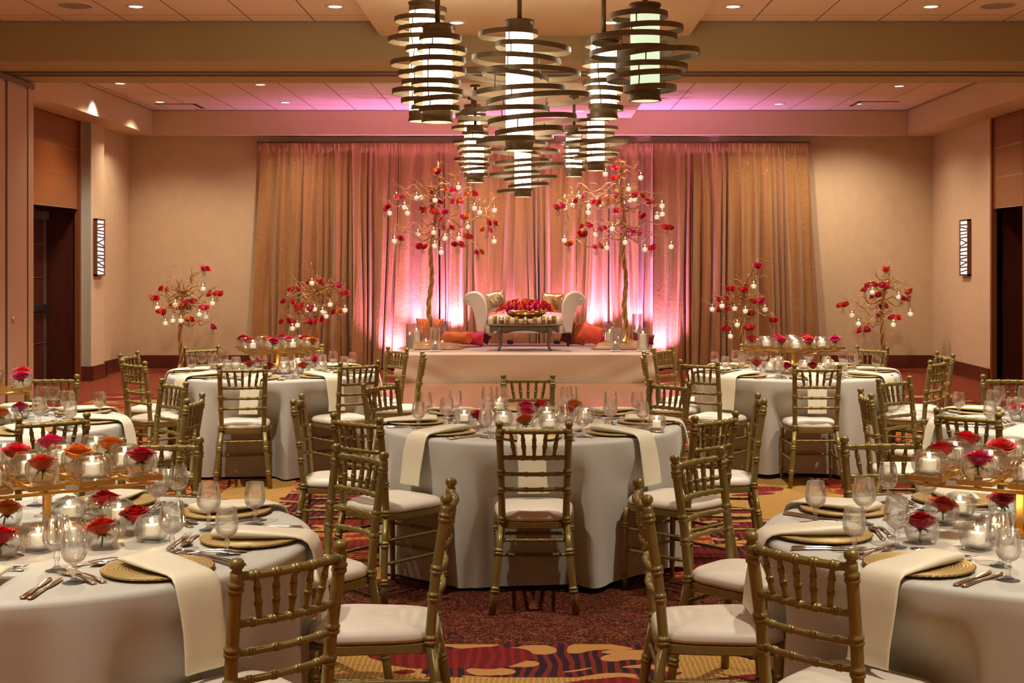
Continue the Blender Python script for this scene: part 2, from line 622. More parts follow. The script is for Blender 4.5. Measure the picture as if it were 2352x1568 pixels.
def doorway(n, s, X, y0, y1, zt):
    """dark recessed doorway with orange veneer panels above it; s = +1 into the room"""
    o = X - s * .03
    root = empty('door_%d' % n)
    root['kind'] = 'structure'
    # recess lining
    xi = X - s * .45
    a, c = sorted((xi, o))
    MB().box(a, c, y1, y1 + .03, 0, zt).box(a, c, y0 - .03, y0, 0, zt).box(a, c, y0, y1, zt, zt + .03).build('jamb', M['darkwood'], root)
    a, c = sorted((xi - s * .05, xi))
    MB().box(a, c, y0 - .03, y1 + .03, 0, zt).build('door_leaf', M['darkwood'], root)
    a, c = sorted((xi, xi + s * .012))
    e = MB()
    ye = y1 - .10
    e.box(a, c, ye - .05, ye, .02, zt - .02)
    for z in (.55, .95, 1.45, 1.9):
        e.box(a, c, y0, ye, z, z + .008)
    e.build('edge_strip', M['metal'], root)
    a, c = sorted((xi, xi + s * .07))
    MB().box(a, c, y0 + .1, ye + .02, 1.0, 1.08).build('push_bar', M['black'], root)
    MB().box(a, c, ye - .30, ye - .04, zt - .16, zt - .05).build('door_closer', M['metal'], root)
    # veneer panels
    p = MB()
    h = (ZS - zt) / 3
    for k, (za, zb) in enumerate(((zt, zt + .40), (zt + .412, zt + .80), (zt + .812, ZS))):
        a, c = sorted((X - s * .05, X - s * .015))
        p.box(a, c, y0, y1, za, zb)
    p.build('veneer_panel', M['redwood'], root)
    a, c = sorted((X - s * .05, X - s * .02))
    MB().box(a, c, y0, y1, zt + .40, zt + .412).box(a, c, y0, y1, zt + .80, zt + .812).box(a, c + .004, y0, y1, zt - .012, zt).build('joint_strip', M['metal'], root)
    t = MB()
    a, c = sorted((X - s * .06, X + s * .012))
    t.box(a, c, y1 - .045, y1 + .02, 0, ZS).box(a, c, y0 - .03, y0 + .02, 0, ZS)
    t.build('door_trim', M['trimwood'], root)


doorway(1, 1, XL, LD0, LD1, 2.41)
doorway(2, -1, XR, RD0, RD1, 2.40)

# soffits, beam and dropped ceiling clouds
struct('ceiling_soffit_left', MB().box(XL, -5.83, 14.67, YB, ZS, ZC), M['paint'])
struct('ceiling_soffit_right', MB().box(5.80, XR, 14.67, YB, ZS, ZC), M['paint'])
struct('ceiling_soffit_back', MB().box(-5.83, 5.80, 20.77, YB, ZS, ZC), M['paint'])
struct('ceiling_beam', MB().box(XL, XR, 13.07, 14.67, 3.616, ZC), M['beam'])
struct('ceiling_drop', MB().box(-1.465, 1.53, 4.5, 13.07, ZCL, ZC), M['paint'])
struct('ceiling_drop', MB().box(-1.50, 1.525, 14.67, 20.6, ZCL, ZC), M['paint'])
b = MB().box(-5.4, XR, 13.79, 13.86, 3.60, 3.616).box(-5.4, XR, 14.03, 14.08, 3.60, 3.616).box(-5.4, XR, 13.86, 14.03, 3.610, 3.6165)
struct('trim_1', b, M['trackmetal'])
# shadow gap where the tiles meet the beam and the soffits
b = MB().box(XL, XR, 13.05, 13.07, 3.985, 4.0).box(-5.83, 5.8, 20.755, 20.77, 3.985, 4.0).box(-5.83, -5.815, 14.67, 20.77, 3.985, 4).box(5.785, 5.8, 14.67, 20.77, 3.985, 4)
struct('trim_2', b, M['vent'])

# baseboards
def bboard(name, boxes):
    m = MB()
    for (x0, x1, y0, y1) in boxes:
        m.box(x0, x1, y0, y1, 0, .19)
        cx, cy = (.008, .008)
        m.box(x0 + (cx if x1 - x0 < .1 and x0 < 0 else 0) * 0, x1, y0, y1, .19, .205)
    struct(name, m, M['baseboard'])


bboard('baseboard_back', [(XL, XR, YB - .03, YB)])
bboard('baseboard_left', [(XL, XL + .03, 19.45, YB - .03), (-6.155, -6.125, 18.85, 19.48), (XL, -6.125, 18.84, 18.87), (XL, -6.125, 19.45, 19.48)])
bboard('baseboard_right', [(XR - .03, XR, RD1 + .03, YB - .03)])

# folded operable partition at the left jamb
root = empty('wall_partition')
root['kind'] = 'structure'
MB().box(XL, -5.41, 13.09, 14.66, 0, 3.60).build('partition_core', M['fabric_panel'], root)
p = MB()
for (y0, y1) in ((13.12, 13.86), (13.92, 14.46), (14.5, 14.65)):
    p.bevel_box(-5.425, -5.40, y0, y1, .03, 3.52, .006)
p.build('partition_panel', M['fabric_panel'], root)
t = MB()
for y in (13.875, 13.905, 14.475):
    t.box(-5.412, -5.396, y - .008, y + .008, 0, 3.55)
t.box(-5.412, -5.392, 13.1, 14.66, 3.54, 3.60)
t.build('partition_trim', M['trackmetal'], root)
MB().sup([(0, .03, .055, 2.2), (.012, .026, .05, 2.2)], 20).build('partition_lock', M['metal'], root, (-5.40, 14.08, 1.07)).rotation_euler = (0, PI / 2, 0)

# ------------------------------------------------------------------ ceiling fixtures
LIGHTCOL = (1.0, .85, .64)
NEARCOL = (1.0, .89, .73)


def point_lamp(name, loc, w, col, r=.02):
    d = bpy.data.lights.new(name, 'POINT')
    d.energy, d.color, d.shadow_soft_size = w, col, r
    o = bpy.data.objects.new(name, d)
    COL.objects.link(o)
    o.location = loc
    return o


def spot(name, loc, to, w, col, ang, blend=.6, r=.06):
    d = bpy.data.lights.new(name, 'SPOT')
    d.energy, d.color, d.spot_size, d.spot_blend, d.shadow_soft_size = w, col, math.radians(ang), blend, r
    o = bpy.data.objects.new(name, d)
    COL.objects.link(o)
    o.location = loc
    o.rotation_euler = (Vector(to) - Vector(loc)).to_track_quat('-Z', 'Y').to_euler()
    return o


root = empty('ceiling_light')
fr = MB().lathe([(.060, -.001), (.062, -.008), (.085, -.010), (.092, -.004), (.092, 0)], 28).build('frame', M['white_rim'], root)
le = MB().lathe([(.061, -.004), (.03, -.006), (.001, -.0065)], 28).build('lens', M['lamp'], root)
PL = Proto(root)
DOWN = []   # x, y, z, where, watts, cone
for x in (-3.6, -1.785, 1.84, 3.64):
    DOWN.append((x, 12.29, ZC, 'near', 1))
for x in (-.68, .72):
    DOWN.append((x, 12.33, ZCL, 'near drop', 1))
for (x, y) in ((-5.42, 19.7), (-3.6, 19.75), (3.66, 19.95), (4.85, 19.95), (4.88, 17.9), (-5.37, 17.63), (-3.56, 17.75)):
    DOWN.append((x, y, ZC, 'far', 1))
for x in (-.685, .71, ):
    DOWN.append((x, 19.66, ZCL, 'far drop', 1))
lab = {'near': 'round recessed downlight in the tiles before the beam, {} from the left', 'near drop': 'round recessed downlight in the dropped panel above the front pendants, {} from the left',
       'far': 'round recessed downlight in the ceiling beyond the beam, {} from the left', 'far drop': 'round recessed downlight in the rear dropped panel, {} from the left'}
cnt = {}
for (x, y, z, w, e) in sorted(DOWN, key=lambda d: proj_x(d[0], d[1])):
    o = PL.place((x, y, z))
    k = cnt[w] = cnt.get(w, 0) + 1
    tag(o, lab[w].format(ORD[k - 1]), 'ceiling light', 'recessed downlights')
# lamps of the lighting grid, with added fill in the far room (the fixtures in front of the picture's top edge are outside the frame)
W_DOWN = 1.0
for (x, y, z, w, e) in DOWN:
    spot('downlight', (x, y, z - .03), (x, y, 0), (215 if 'near' in w else 108), (NEARCOL if 'near' in w else LIGHTCOL), (88 if 'near' in w else 122 if abs(x) > 5 else 136), .8)
for y in (9.2, 6.1, 3.0, 0):
    for x in (-3.6, -1.785, 1.84, 3.64):
        spot('downlight', (x, y, ZC - .03), (x, y, 0), 215, NEARCOL, 88, .8)
for x in (-5.0, -1.785, 1.84, 5.0):
    spot('downlight', (x, 15.9, ZC - .03), (x, 15.9, 0), 110, LIGHTCOL, 130, .8)  # fill lamps without fixtures, added behind the beam to brighten the far room
spot('downlight', (-5.62, 17.95, ZC - .03), (-5.80, 17.95, 2.5), 60, (.66, .86, 1.0), 84, .7)

root = empty('ceiling_speaker')
MB().lathe([(.001, -.004), (.12, -.006), (.15, -.006)], 36).build('grille', M['vent'], root)
MB().lathe([(.15, -.007), (.165, -.005), (.17, 0)], 36).build('rim', M['white_rim'], root)
PS = Proto(root)
tag(PS.place((-4.14, 12.25, ZC)), 'round flush ceiling speaker over the folded partition', 'speaker', 'ceiling speakers')
tag(PS.place((4.23, 12.25, ZC)), 'round flush ceiling speaker on the side away from the partition', 'speaker', 'ceiling speakers')

for (x, y, lb) in ((-5.25, 20.2, 'square ceiling air vent with slots over the partition side corner'), (5.05, 19.9, 'square ceiling air vent with slots over the doorway side corner')):
    root = empty('air_vent', (x, y, ZC))
    MB().box(-.3, .3, -.3, .3, -.006, 0).build('face_plate', M['tiles'], root)
    g = MB()
    g.box(-.3, .3, -.3, -.24, -.009, -.006)
    g.box(-.3, -.24, -.3, .3, -.009, -.006) if x > 0 else g.box(.24, .3, -.3, .3, -.009, -.006)
    g.build('slot', M['black'], root)
    tag(root, lb, 'vent', 'ceiling vents')

# wall sconces
def sconce(x, s, y0, y1, label):
    root = empty('wall_sconce', (x, (y0 + y1) / 2, 1.87))
    hw, hh, d = (y1 - y0) / 2, .405, .05
    fr = MB()
    a, c = sorted((0, s * d))
    fr.box(a, c, -hw, -hw + .035, -hh, hh).box(a, c, hw - .012, hw, -hh, hh).box(a, c, -hw, hw, hh - .025, hh).box(a, c, -hw, hw, -hh, -hh + .025)
    fr.build('frame', M['trimbronze'], root)
    a, c = sorted((s * .004, s * .034))
    MB().box(a, c, -hw + .035, hw - .012, -hh + .025, hh - .025).build('diffuser', M['sconce'], root)
    rnd = random.Random(7)
    z = -hh + .06
    k = 0
    while z < hh - .07:
        m = MB()
        t = rnd.uniform(-.022, .022) + (.012 if k % 2 else -.012)
        h = rnd.uniform(.016, .024)
        a = s * .035
        ya, yb = -hw + .03, hw - .008
        v = [(a, ya, z - t), (a, yb, z + t), (a, yb, z + t + h), (a, ya, z - t + h)]
        v += [(a + s * .012, p[1], p[2]) for p in v]
        m.add(v, [(0, 1, 2, 3), (7, 6, 5, 4), (0, 4, 5, 1), (1, 5, 6, 2), (2, 6, 7, 3), (3, 7, 4, 0)], False)
        m.build('slat', M['trimbronze'], root)
        z += rnd.uniform(.040, .058)
        k += 1
    tag(root, label, 'sconce', 'wall sconces')


M['trimbronze'] = mat('rust bronze frame', (.16, .065, .03), .45, .4, .2, 20)
sconce(-6.155, 1, 18.97, 19.34, 'backlit sconce with wavy bronze slats on the wall beside the exit door')
sconce(6.28, -1, 19.26, 19.64, 'backlit sconce with wavy bronze slats on the wall beside the dark doorway')

# ================================================================== PENDANT LAMPS
def ringband(mb, c, R, tilt, h=.039, t=.004, n=56):
    rs = []
    ct, st = math.cos(tilt), math.sin(tilt)
    for (dr, dz) in ((-t, -h / 2), (t, -h / 2), (t, h / 2), (-t, h / 2), (-t, -h / 2)):
        r = []
        for j in range(n):
            a = 2 * PI * j / n
            x, y = (R + dr) * math.cos(a), (R + dr) * math.sin(a)
            r.append((c[0] + x * ct + dz * st, c[1] + y, c[2] - x * st * 1.0 + dz * ct))
        rs.append(r)
    mb.rings(rs, False, False, False)


def pendant(px, Y, ytop, ybot, ceil, rings, label, group, shade, cyl=.108):
    Xc, _, zt = at(px, ytop, Y)
    zb = at(px, ybot, Y).z
    root = empty('pendant_lamp', (Xc, Y, 0))
    MB().tube([(0, 0, zt - .02), (0, 0, ceil)], .019, 12).build('rod', M['bronze'], root)
    MB().lathe([(.06, ceil - .03), (.065, ceil), (.02, ceil)], 20, cap0=True).build('canopy', M['bronze'], root)
    c = cyl
    MB().lathe([(.012, zt + .0), (c * .9, zt), (c + .006, zt - .004), (c + .008, zt - .02), (c, zt - .024), (c, zt - .07), (c + .004, zt - .075), (c - .004, zt - .078)], 32).build('top_cap', M['bronze'], root)
    MB().lathe([(c - .003, zt - .07), (c - .003, zb + .06)], 32).build('shade', shade, root)
    o = MB().lathe([(c - .004, zb + .085), (c + .003, zb + .083), (c, zb + .03), (c + .008, zb + .012), (c + .010, zb + .004), (c - .002, zb)], 32).build('bottom_cap', M['bronze'], root)
    MB().lathe([(c - .003, zb + .006), (.02, zb + .002), (.018, zb - .004), (.001, zb - .006)], 28).build('bottom_diffuser', M['capglow'], root)
    prev = None
    for (L, R, yl, yr) in rings:
        xc = ((L + R) / 2) / 2.94 + 850
        yc = ((yl + yr) / 2) / 2.94
        Rm = (R - L) / 2 / 2.94 * Y / F
        p = at(xc, yc, Y)
        tilt = math.atan2((yr - yl), (R - L))
        cc = (p.x - Xc, 0, p.z)
        m = MB()
        ringband(m, cc, Rm, tilt)
        m.build('ring', M['bronze'], root)
        cur = (cc, Rm, tilt)
        if prev:
            for a0 in ((-1.9, 1.2) if Rm > .2 else (-1.9, .9)):
                # a short hanger joining the two bands where they cross
                q = []
                for (cc_, R_, t_) in (prev, cur):
                    q.append(Vector((cc_[0] + R_ * math.cos(a0) * math.cos(t_), R_ * math.sin(a0), cc_[2] - R_ * math.cos(a0) * math.sin(t_))))
                xm = (q[0].x + q[1].x) / 2
                pts = []
                for (cc_, R_, t_) in (prev, cur):
                    k = max(-1, min(1, (xm - cc_[0]) / R_))
                    y = math.copysign(math.sqrt(max(0, 1 - k * k)) * R_, math.sin(a0))
                    pts.append((xm, y, cc_[2] - (xm - cc_[0]) * math.sin(t_)))
                ym = sum(p_[1] for p_ in pts) / 2
                MB().tube(pts, .0045, 6).build('hanger', M['bronze'], root)
        prev = cur
    tag(root, label, 'pendant lamp', group)


R_FL = [(335, 615, 258, 262), (322, 650, 330, 345), (268, 642, 412, 412), (297, 648, 478, 482), (282, 608, 560, 562), (297, 633, 618, 628), (297, 605, 688, 662), (333, 612, 742, 735)]
R_BL = [(265, 515, 65, 72), (168, 502, 135, 130), (193, 572, 205, 195), (125, 520, 272, 262), (243, 530, 330, 335), (140, 560, 430, 420), (190, 540, 500, 498), (215, 520, 560, 556), (152, 560, 620, 622), (212, 500, 682, 676), (275, 520, 730, 735)]
R_C = [(733, 1133, 238, 226), (845, 1355, 305, 345), (688, 1288, 395, 425), (755, 1420, 490, 505), (600, 1205, 490, 540), (678, 1330, 645, 605), (785, 1490, 700, 650), (578, 1210, 780, 740), (797, 1393, 830, 790), (845, 1300, 905, 870), (718, 1112, 960, 935)]
R_FR = [(1628, 2008, 112, 102), (1655, 2112, 198, 192), (1493, 2070, 270, 258), (1485, 2045, 370, 340), (1675, 2222, 385, 350), (1660, 2142, 450, 458), (1600, 2102, 535, 502), (1713, 2065, 605, 595)]
R_BR = [(1470, 1690, 258, 262), (1452, 1668, 300, 310), (1430, 1715, 430, 428), (1465, 1690, 490, 490), (1437, 1720, 560, 555), (1465, 1710, 598, 612), (1480, 1688, 662, 668), (1478, 1707, 720, 732)]
NEAR = [(1193.0, 10.5, 46, 346, R_C, 'shade'), (1005.0, 9.75, 56, 281, R_FL, 'shade'), (970.0, 11.0, 4, 279, R_BL, 'shade'), (1481.6, 9.65, 8, 233, R_FR, 'shade_green'), (1386.7, 10.85, 80, 273, R_BR, 'shade')]
NL = ['largest bronze hoop pendant at the middle of the front cluster', 'narrow tube pendant of the front cluster, nearest the partition side, lower front one',
      'front cluster pendant partly hidden behind the narrow tube one, topmost of all', 'wide hooped pendant with greenish glass hanging high in the front cluster',
      'slim pendant hanging just behind the greenish wide hooped one']
for (px, Y, yt, yb, rg, sh), lb in zip(NEAR, NL):
    pendant(px, Y, yt, yb, ZCL, rg, lb, 'hooped pendants of the front cluster', M[sh])
FL_ = ['largest bronze hoop pendant at the middle of the rear cluster', 'narrow tube pendant of the rear cluster, lower front one, partition side',
       'rear cluster pendant partly hidden behind the narrow tube one', 'wide hooped pendant of the rear cluster, on the doorway side', 'slim pendant of the rear cluster half hidden between the larger two']
# the rear cluster is the same group of lamps, one bay further back (17.5 m)
OX, OYN, OYF = -.09, 10.5, 17.5
for (px, Y, yt, yb, rg, sh), lb in zip(NEAR, FL_):
    Y2 = Y - OYN + OYF
    X = (px - CX) / F * Y - OX + (-.107) + (.12 if lb.startswith('rear cluster') else 0)
    px2 = proj_x(X, Y2)
    z1 = lambda y: at(px, y, Y).z - .03
    yt2, yb2 = proj_y(Y2, z1(yt)), proj_y(Y2, z1(yb))
    k = Y / Y2
    rg2 = []
    for (L, R, yl, yr) in rg:
        def cv(p, y):
            x = (p / 2.94 + 850)
            P = at(x, y / 2.94, Y)
            return (proj_x(P.x - (px - CX) / F * Y + X, Y2) - 850) * 2.94, proj_y(Y2, P.z - .03) * 2.94
        a, c = cv(L, yl), cv(R, yr)
        rg2.append((a[0], c[0], a[1], c[1]))
    pendant(px2, Y2, yt2, yb2, ZCL, rg2, lb, 'hooped pendants of the rear cluster', M['shade'])

# ================================================================== CHAIRS
def bamboo(mb, pts, r, rings=(), n=8, taper=None, rh=1.25):
    """a turned rod along a polyline with double-bead rings at the given fractions"""
    P = [Vector(p) for p in pts]
    L = [0]
    for i in range(1, len(P)):
        L.append(L[-1] + (P[i] - P[i - 1]).length)
    tot = L[-1]

    def pos(s):
        s = max(0, min(tot, s))
        for i in range(1, len(P)):
            if s <= L[i] + 1e-9:
                t = (s - L[i - 1]) / max(1e-9, L[i] - L[i - 1])
                return P[i - 1].lerp(P[i], t)
        return P[-1]
    rr = (lambda t: r) if taper is None else (lambda t: r * taper(t))
    S_ = [(l, 1.0) for l in L]
    for q in rings:
        c = q * tot
        w = r * .40
        for d in (-.5, .5):
            cc = c + d * w * 2.1
            S_ += [(cc - w * .9, 1.0), (cc - w * .6, rh), (cc + w * .6, rh), (cc + w * .9, 1.0)]
        S_ += [(c - w * 3.2, 1.0), (c + w * 3.2, 1.0)]
    if taper:
        S_ += [(tot * k / 8, 1.0) for k in range(9)]
    S_.sort()
    out = []
    for s, k in S_:
        if s < -1e-6 or s > tot + 1e-6: continue
        if out and abs(s - out[-1][0]) < 5e-4: continue
        out.append((s, k))
    mb.tube([pos(s) for s, k in out], [rr(s / tot) * k for s, k in out], n)


POST = [(.200, -.245, 0), (.176, -.222, .22), (.155, -.190, .42), (.154, -.190, .47), (.158, -.205, .64), (.1655, -.243, .885)]


def post_at(z, s):
    for a, c in zip(POST, POST[1:]):
        if a[2] <= z <= c[2]:
            t = (z - a[2]) / (c[2] - a[2])
            return Vector((s * (a[0] + (c[0] - a[0]) * t), a[1] + (c[1] - a[1]) * t, z))


def make_chair():
    root = empty('chiavari_chair')
    g = M['chair']
    for s in (-1, 1):
        m = MB()
        bamboo(m, [(s * p[0], p[1], p[2]) for p in POST], .0175, (.13, .33, .50, .66, .76, .955), 10)
        po = m.build('back_post', g, root)
        fx, fy = s * .1655, -.243
        m = MB()
        m.lathe([(.0165, .882), (.013, .890), (.0135, .893), (.0185, .897), (.0205, .905), (.0185, .914), (.012, .920), (.001, .922)], 12, fx, fy, cap0=True)
        m.build('finial', g, po)
        m = MB()
        bamboo(m, [(s * .190, .195, 0), (s * .187, .183, .42)], .0165, (.2, .5, .78), 10, lambda t: .78 + .28 * t)
        m.build('leg', g, root)
    for i, (z, r, rg) in enumerate(((.872, .0125, (.14, .32, .5, .68, .86)), (.745, .0115, (.16, .33, .5, .67, .84)), (.665, .0105, (.16, .38, .62, .84)), (.590, .0105, (.16, .38, .62, .84)))):
        a, c = post_at(z, -1), post_at(z, 1)
        m = MB()
        pts = []
        for k in range(9):
            t = k / 8
            p = a.lerp(c, t)
            p.y -= .022 * math.sin(PI * t)
            pts.append(p)
        bamboo(m, pts, r, rg, 8)
        m.build('top_rail' if i == 0 else 'back_rail', g, root)
    for k in range(5):
        t = k / 4 - .5
        pa, pb = post_at(.745, 1), post_at(.872, 1)
        xb, xt = t * .185, t * .225
        cb = .022 * math.cos(PI * xb / .32)
        ct = .022 * math.cos(PI * xt / .33)
        m = MB()
        bamboo(m, [(xb, pa.y - cb, .750), (xt, pb.y - ct, .868)], .0088, (.40, .72), 8, lambda t: .62 + .55 * math.sin(PI * min(1, .12 + t * .8)))
        m.build('spindle', g, root)
    # seat frame and cushion, wider at the front
    def outline(hw0, hw1, y0, y1, z, n=44, e=5):
        r = []
        for j in range(n):
            t = 2 * PI * j / n
            c, s = math.cos(t), math.sin(t)
            x = math.copysign(abs(c) ** (2 / e), c)
            y = math.copysign(abs(s) ** (2 / e), s)
            yy = (y0 + y1) / 2 + y * (y1 - y0) / 2
            f = (yy - y0) / (y1 - y0)
            r.append((x * (hw0 + (hw1 - hw0) * f), yy, z))
        return r
    m = MB()
    m.rings([outline(.163, .200, -.205, .212, .400), outline(.168, .205, -.210, .216, .404), outline(.168, .205, -.210, .216, .430), outline(.160, .198, -.202, .210, .434)], smooth=False)
    m.build('seat_frame', g, root)
    m = MB()
    rs = []
    for (i, z) in ((.006, .434), (-.002, .440), (-.004, .450), (.002, .464), (.014, .475), (.045, .484), (.09, .489), (.15, .490)):
        rs.append(outline(max(.004, .168 - i), max(.004, .205 - i), -.206 + i, .216 - i, z, 44, 4.2))
    m.rings(rs)
    m.build('seat_cushion', M['cushion'], root)
    def stretch(a, c, r=.0085, rg=(.18, .4, .6, .82)):
        m = MB()
        bamboo(m, [a, c], r, rg, 8)
        m.build('stretcher', g, root)
    stretch(post_at(.345, -1), post_at(.345, 1))
    stretch((-.189, .190, .19), (.189, .190, .19))
    stretch((-.188, .186, .30), (.188, .186, .30))
    for s in (-1, 1):
        for z in (.31, .20):
            a = post_at(z, s)
            stretch(a, (s * .188, .189, z))
    return root


TABLES = {
    'centre': (0.0, 7.67), 'rear left': (-2.13, 11.15), 'rear right': (2.18, 11.2),
    'front left': (-1.58, 4.47), 'front right': (1.63, 4.52), 'edge left': (-3.17, 7.7), 'edge right': (3.15, 7.7)}
TN = {'centre': 'the centre table', 'rear left': 'the left-rear table', 'rear right': 'the right-rear table', 'front left': 'the left-front table',
      'front right': 'the right-front table', 'edge left': 'the cut-off left-edge table', 'edge right': 'the cut-off right-edge table'}
SEAT = {270: 'camera-side', 225: 'left-front', 180: 'left-side', 135: 'left-rear', 90: 'stage-side', 45: 'right-rear', 0: 'right-side', 315: 'right-front'}
CH = {
    'centre': {270: (1147, 968, 1307, 968), 225: (766, 948, 873, 959), 315: (1591, 956, 1694, 943), 180: (670, 920, 697, 903), 0: (1742, 904, 1753, 916),
               135: (826, 883, 921, 870), 45: (1490, 870, 1586, 879), 90: (1153, 860, 1273, 860)},
    'front left': {45: (770, 1018, 885, 1041), 0: (1041, 1097, 1020, 1139), 315: (533, 1286, 793, 1240), 90: (277, 1006, 461, 1004.5)},
    'front right': {90: (1936, 1003, 2113, 1001), 135: (1549, 1047, 1656, 1025), 180: (1463, 1100, 1489.5, 1138.6), 225: (1719, 1220, 1963, 1265)},
    'edge left': {45: (366, 868, 433, 879), 0: (429, 916, 464, 902), 315: (41, 957, 202, 947), 90: (63, 860, 177, 860)},
    'edge right': {135: (2018, 870, 2089, 863), 180: (1982, 892, 2014.6, 904), 225: (2183, 933, 2322, 943), 90: (3.2, 9.05)},
    'rear left': {270: (505, 838, 609, 836), 315: (776, 831.5, 868, 827), 0: (-.90, 11.22), 45: (-1.27, 11.82), 90: (-2.08, 12.38), 135: (423.5, 797, 504, 793),
                  180: (279, 812, 313.6, 807), 225: (309.6, 824, 354, 827.6)},
    'rear right': {270: (1824, 836, 1929.5, 836), 225: (1563, 826, 1648, 830), 180: (.94, 11.22), 135: (1.17, 11.95), 90: (2.10, 12.4),
                   45: (1966, 793, 2040, 798), 0: (2158.6, 808.5, 2182, 812), 315: (2112.6, 827, 2158, 820)},
}
PC = Proto(make_chair())
PRESS = {t: [] for t in TABLES}
for t, seats in CH.items():
    tc = Vector(TABLES[t])
    for ang, d in seats.items():
        if len(d) == 4:
            p, q = Vector(on_z(d[0], d[1], .918)), Vector(on_z(d[2], d[3], .918))
            c = (p + q) / 2
            e = (q - p).normalized()
            f = Vector((-e.y, e.x))
            if f.dot(tc - c) < 0: f = -f
            # steady the measured heading with the direction to the table centre
            f = (f * .65 + (tc - c).normalized() * .35).normalized()
        else:
            c = Vector(d)
            f = (tc - c).normalized()
            f.rotate(Matrix.Rotation(random.Random(ang).uniform(-.08, .08), 2))
        v_ = c - tc
        if v_.length < 1.205: c = tc + v_.normalized() * 1.205
        org = c + f * .243
        o = PC.place((org.x, org.y, 0), (0, 0, math.atan2(f.y, f.x) - PI / 2))
        PRESS[t].append((org - tc, f))
        tag(o, 'gold spindle-back chair with ivory seat at the %s place of %s' % (SEAT[ang], TN[t]), 'chair', 'gold chairs around ' + TN[t])
# ================================================================== TABLES
ZT, RT = .762, .838


def tablecloth(seed, folds, press, turn):
    rnd = random.Random(seed)
    N = 220
    comps = [(folds, 1.0, rnd.uniform(0, 6)), (folds // 2 + 1, .45, rnd.uniform(0, 6)), (folds + 7, .45, rnd.uniform(0, 6)), (3, .3, rnd.uniform(0, 6))]

    def fold(a):
        s = sum(w * math.sin(k * a + p) for k, w, p in comps)
        return max(-1.1, min(1.5, s))
    rs = []
    for r in (.02, .25, .5, .7, .79):
        rs.append([(r * math.cos(2 * PI * j / N), r * math.sin(2 * PI * j / N), ZT) for j in range(N)])
    for (dr, z) in ((.826, ZT - .001), (.838, ZT - .005), (.845, ZT - .012), (.848, ZT - .022)):
        rs.append([(dr * math.cos(2 * PI * j / N), dr * math.sin(2 * PI * j / N), z) for j in range(N)])
    hems = [.014 + .022 * (.5 + .5 * math.sin(2 * (2 * PI * j / N) + seed)) for j in range(N)]
    K = 16
    for i in range(1, K + 1):
        t = i / K
        ring = []
        for j in range(N):
            a = 2 * PI * j / N
            f = fold(a + .02 * math.sin(5 * t + a * 2))
            r = .848 + .035 * t + .034 * f * t ** .8
            z = (ZT - .022) * (1 - t) + hems[j] * t
            # a chair seat pushed against the table presses the cloth in
            zw = max(0, min(1, (.66 - z) / .13))
            d = Vector((math.cos(a + turn), math.sin(a + turn)))
            for (o_, f_) in press:
                q = d * r - o_
                side = abs(q.x * f_.y - q.y * f_.x)
                if side < .30 and d.dot(f_) < -.5 and zw > 0:
                    # distance along d at which the seat front (0.222 ahead of the chair origin) is met
                    lim = (o_.dot(f_) + .234) / d.dot(f_)
                    w_ = zw * min(1, (.30 - side) / .07)
                    if lim < r: r = r * (1 - w_) + lim * w_
            ring.append((r * math.cos(a), r * math.sin(a), z))
        rs.append(ring)
    m = MB()
    m.rings(rs, True, False)
    return m.mesh('tablecloth', M['cloth'])


for i, (t, (x, y)) in enumerate(TABLES.items()):
    o = mobj('tablecloth', tablecloth(3 + i * 5, 15 + (i % 3), PRESS[t], .3 * i), None, (x, y, 0), .3 * i)
    tag(o, 'pale floor-length cloth draping ' + {'centre': 'the centre round table without a riser', 'rear left': 'the left-rear round table before the partition-side tree',
        'rear right': 'the right-rear round table before the doorway-side tree', 'front left': 'the left-front round table close to the camera', 'front right': 'the right-front round table close to the camera',
        'edge left': 'the round table cut off by the left edge', 'edge right': 'the round table cut off by the right edge'}[t], 'tablecloth', 'pale round tablecloths')

# ------------------------------------------------------------------ place settings
def charger_mesh():
    N = 108
    prof = [(.001, .009), (.06, .009), (.105, .010), (.118, .0135), (.150, .0145), (.160, .014), (.1655, .0115), (.160, .007), (.12, .003), (.09, .001)]
    rs = []
    for r, z in prof:
        ring = []
        for j in range(N):
            a = 2 * PI * j / N
            k = .0016 * (1 if j % 2 else -1) if r > .158 else 0
            ring.append(((r + k) * math.cos(a), (r + k) * math.sin(a), z + abs(k) * .5))
        rs.append(ring)
    return MB().rings(rs, False, True).mesh('charger_plate', M['charger'])


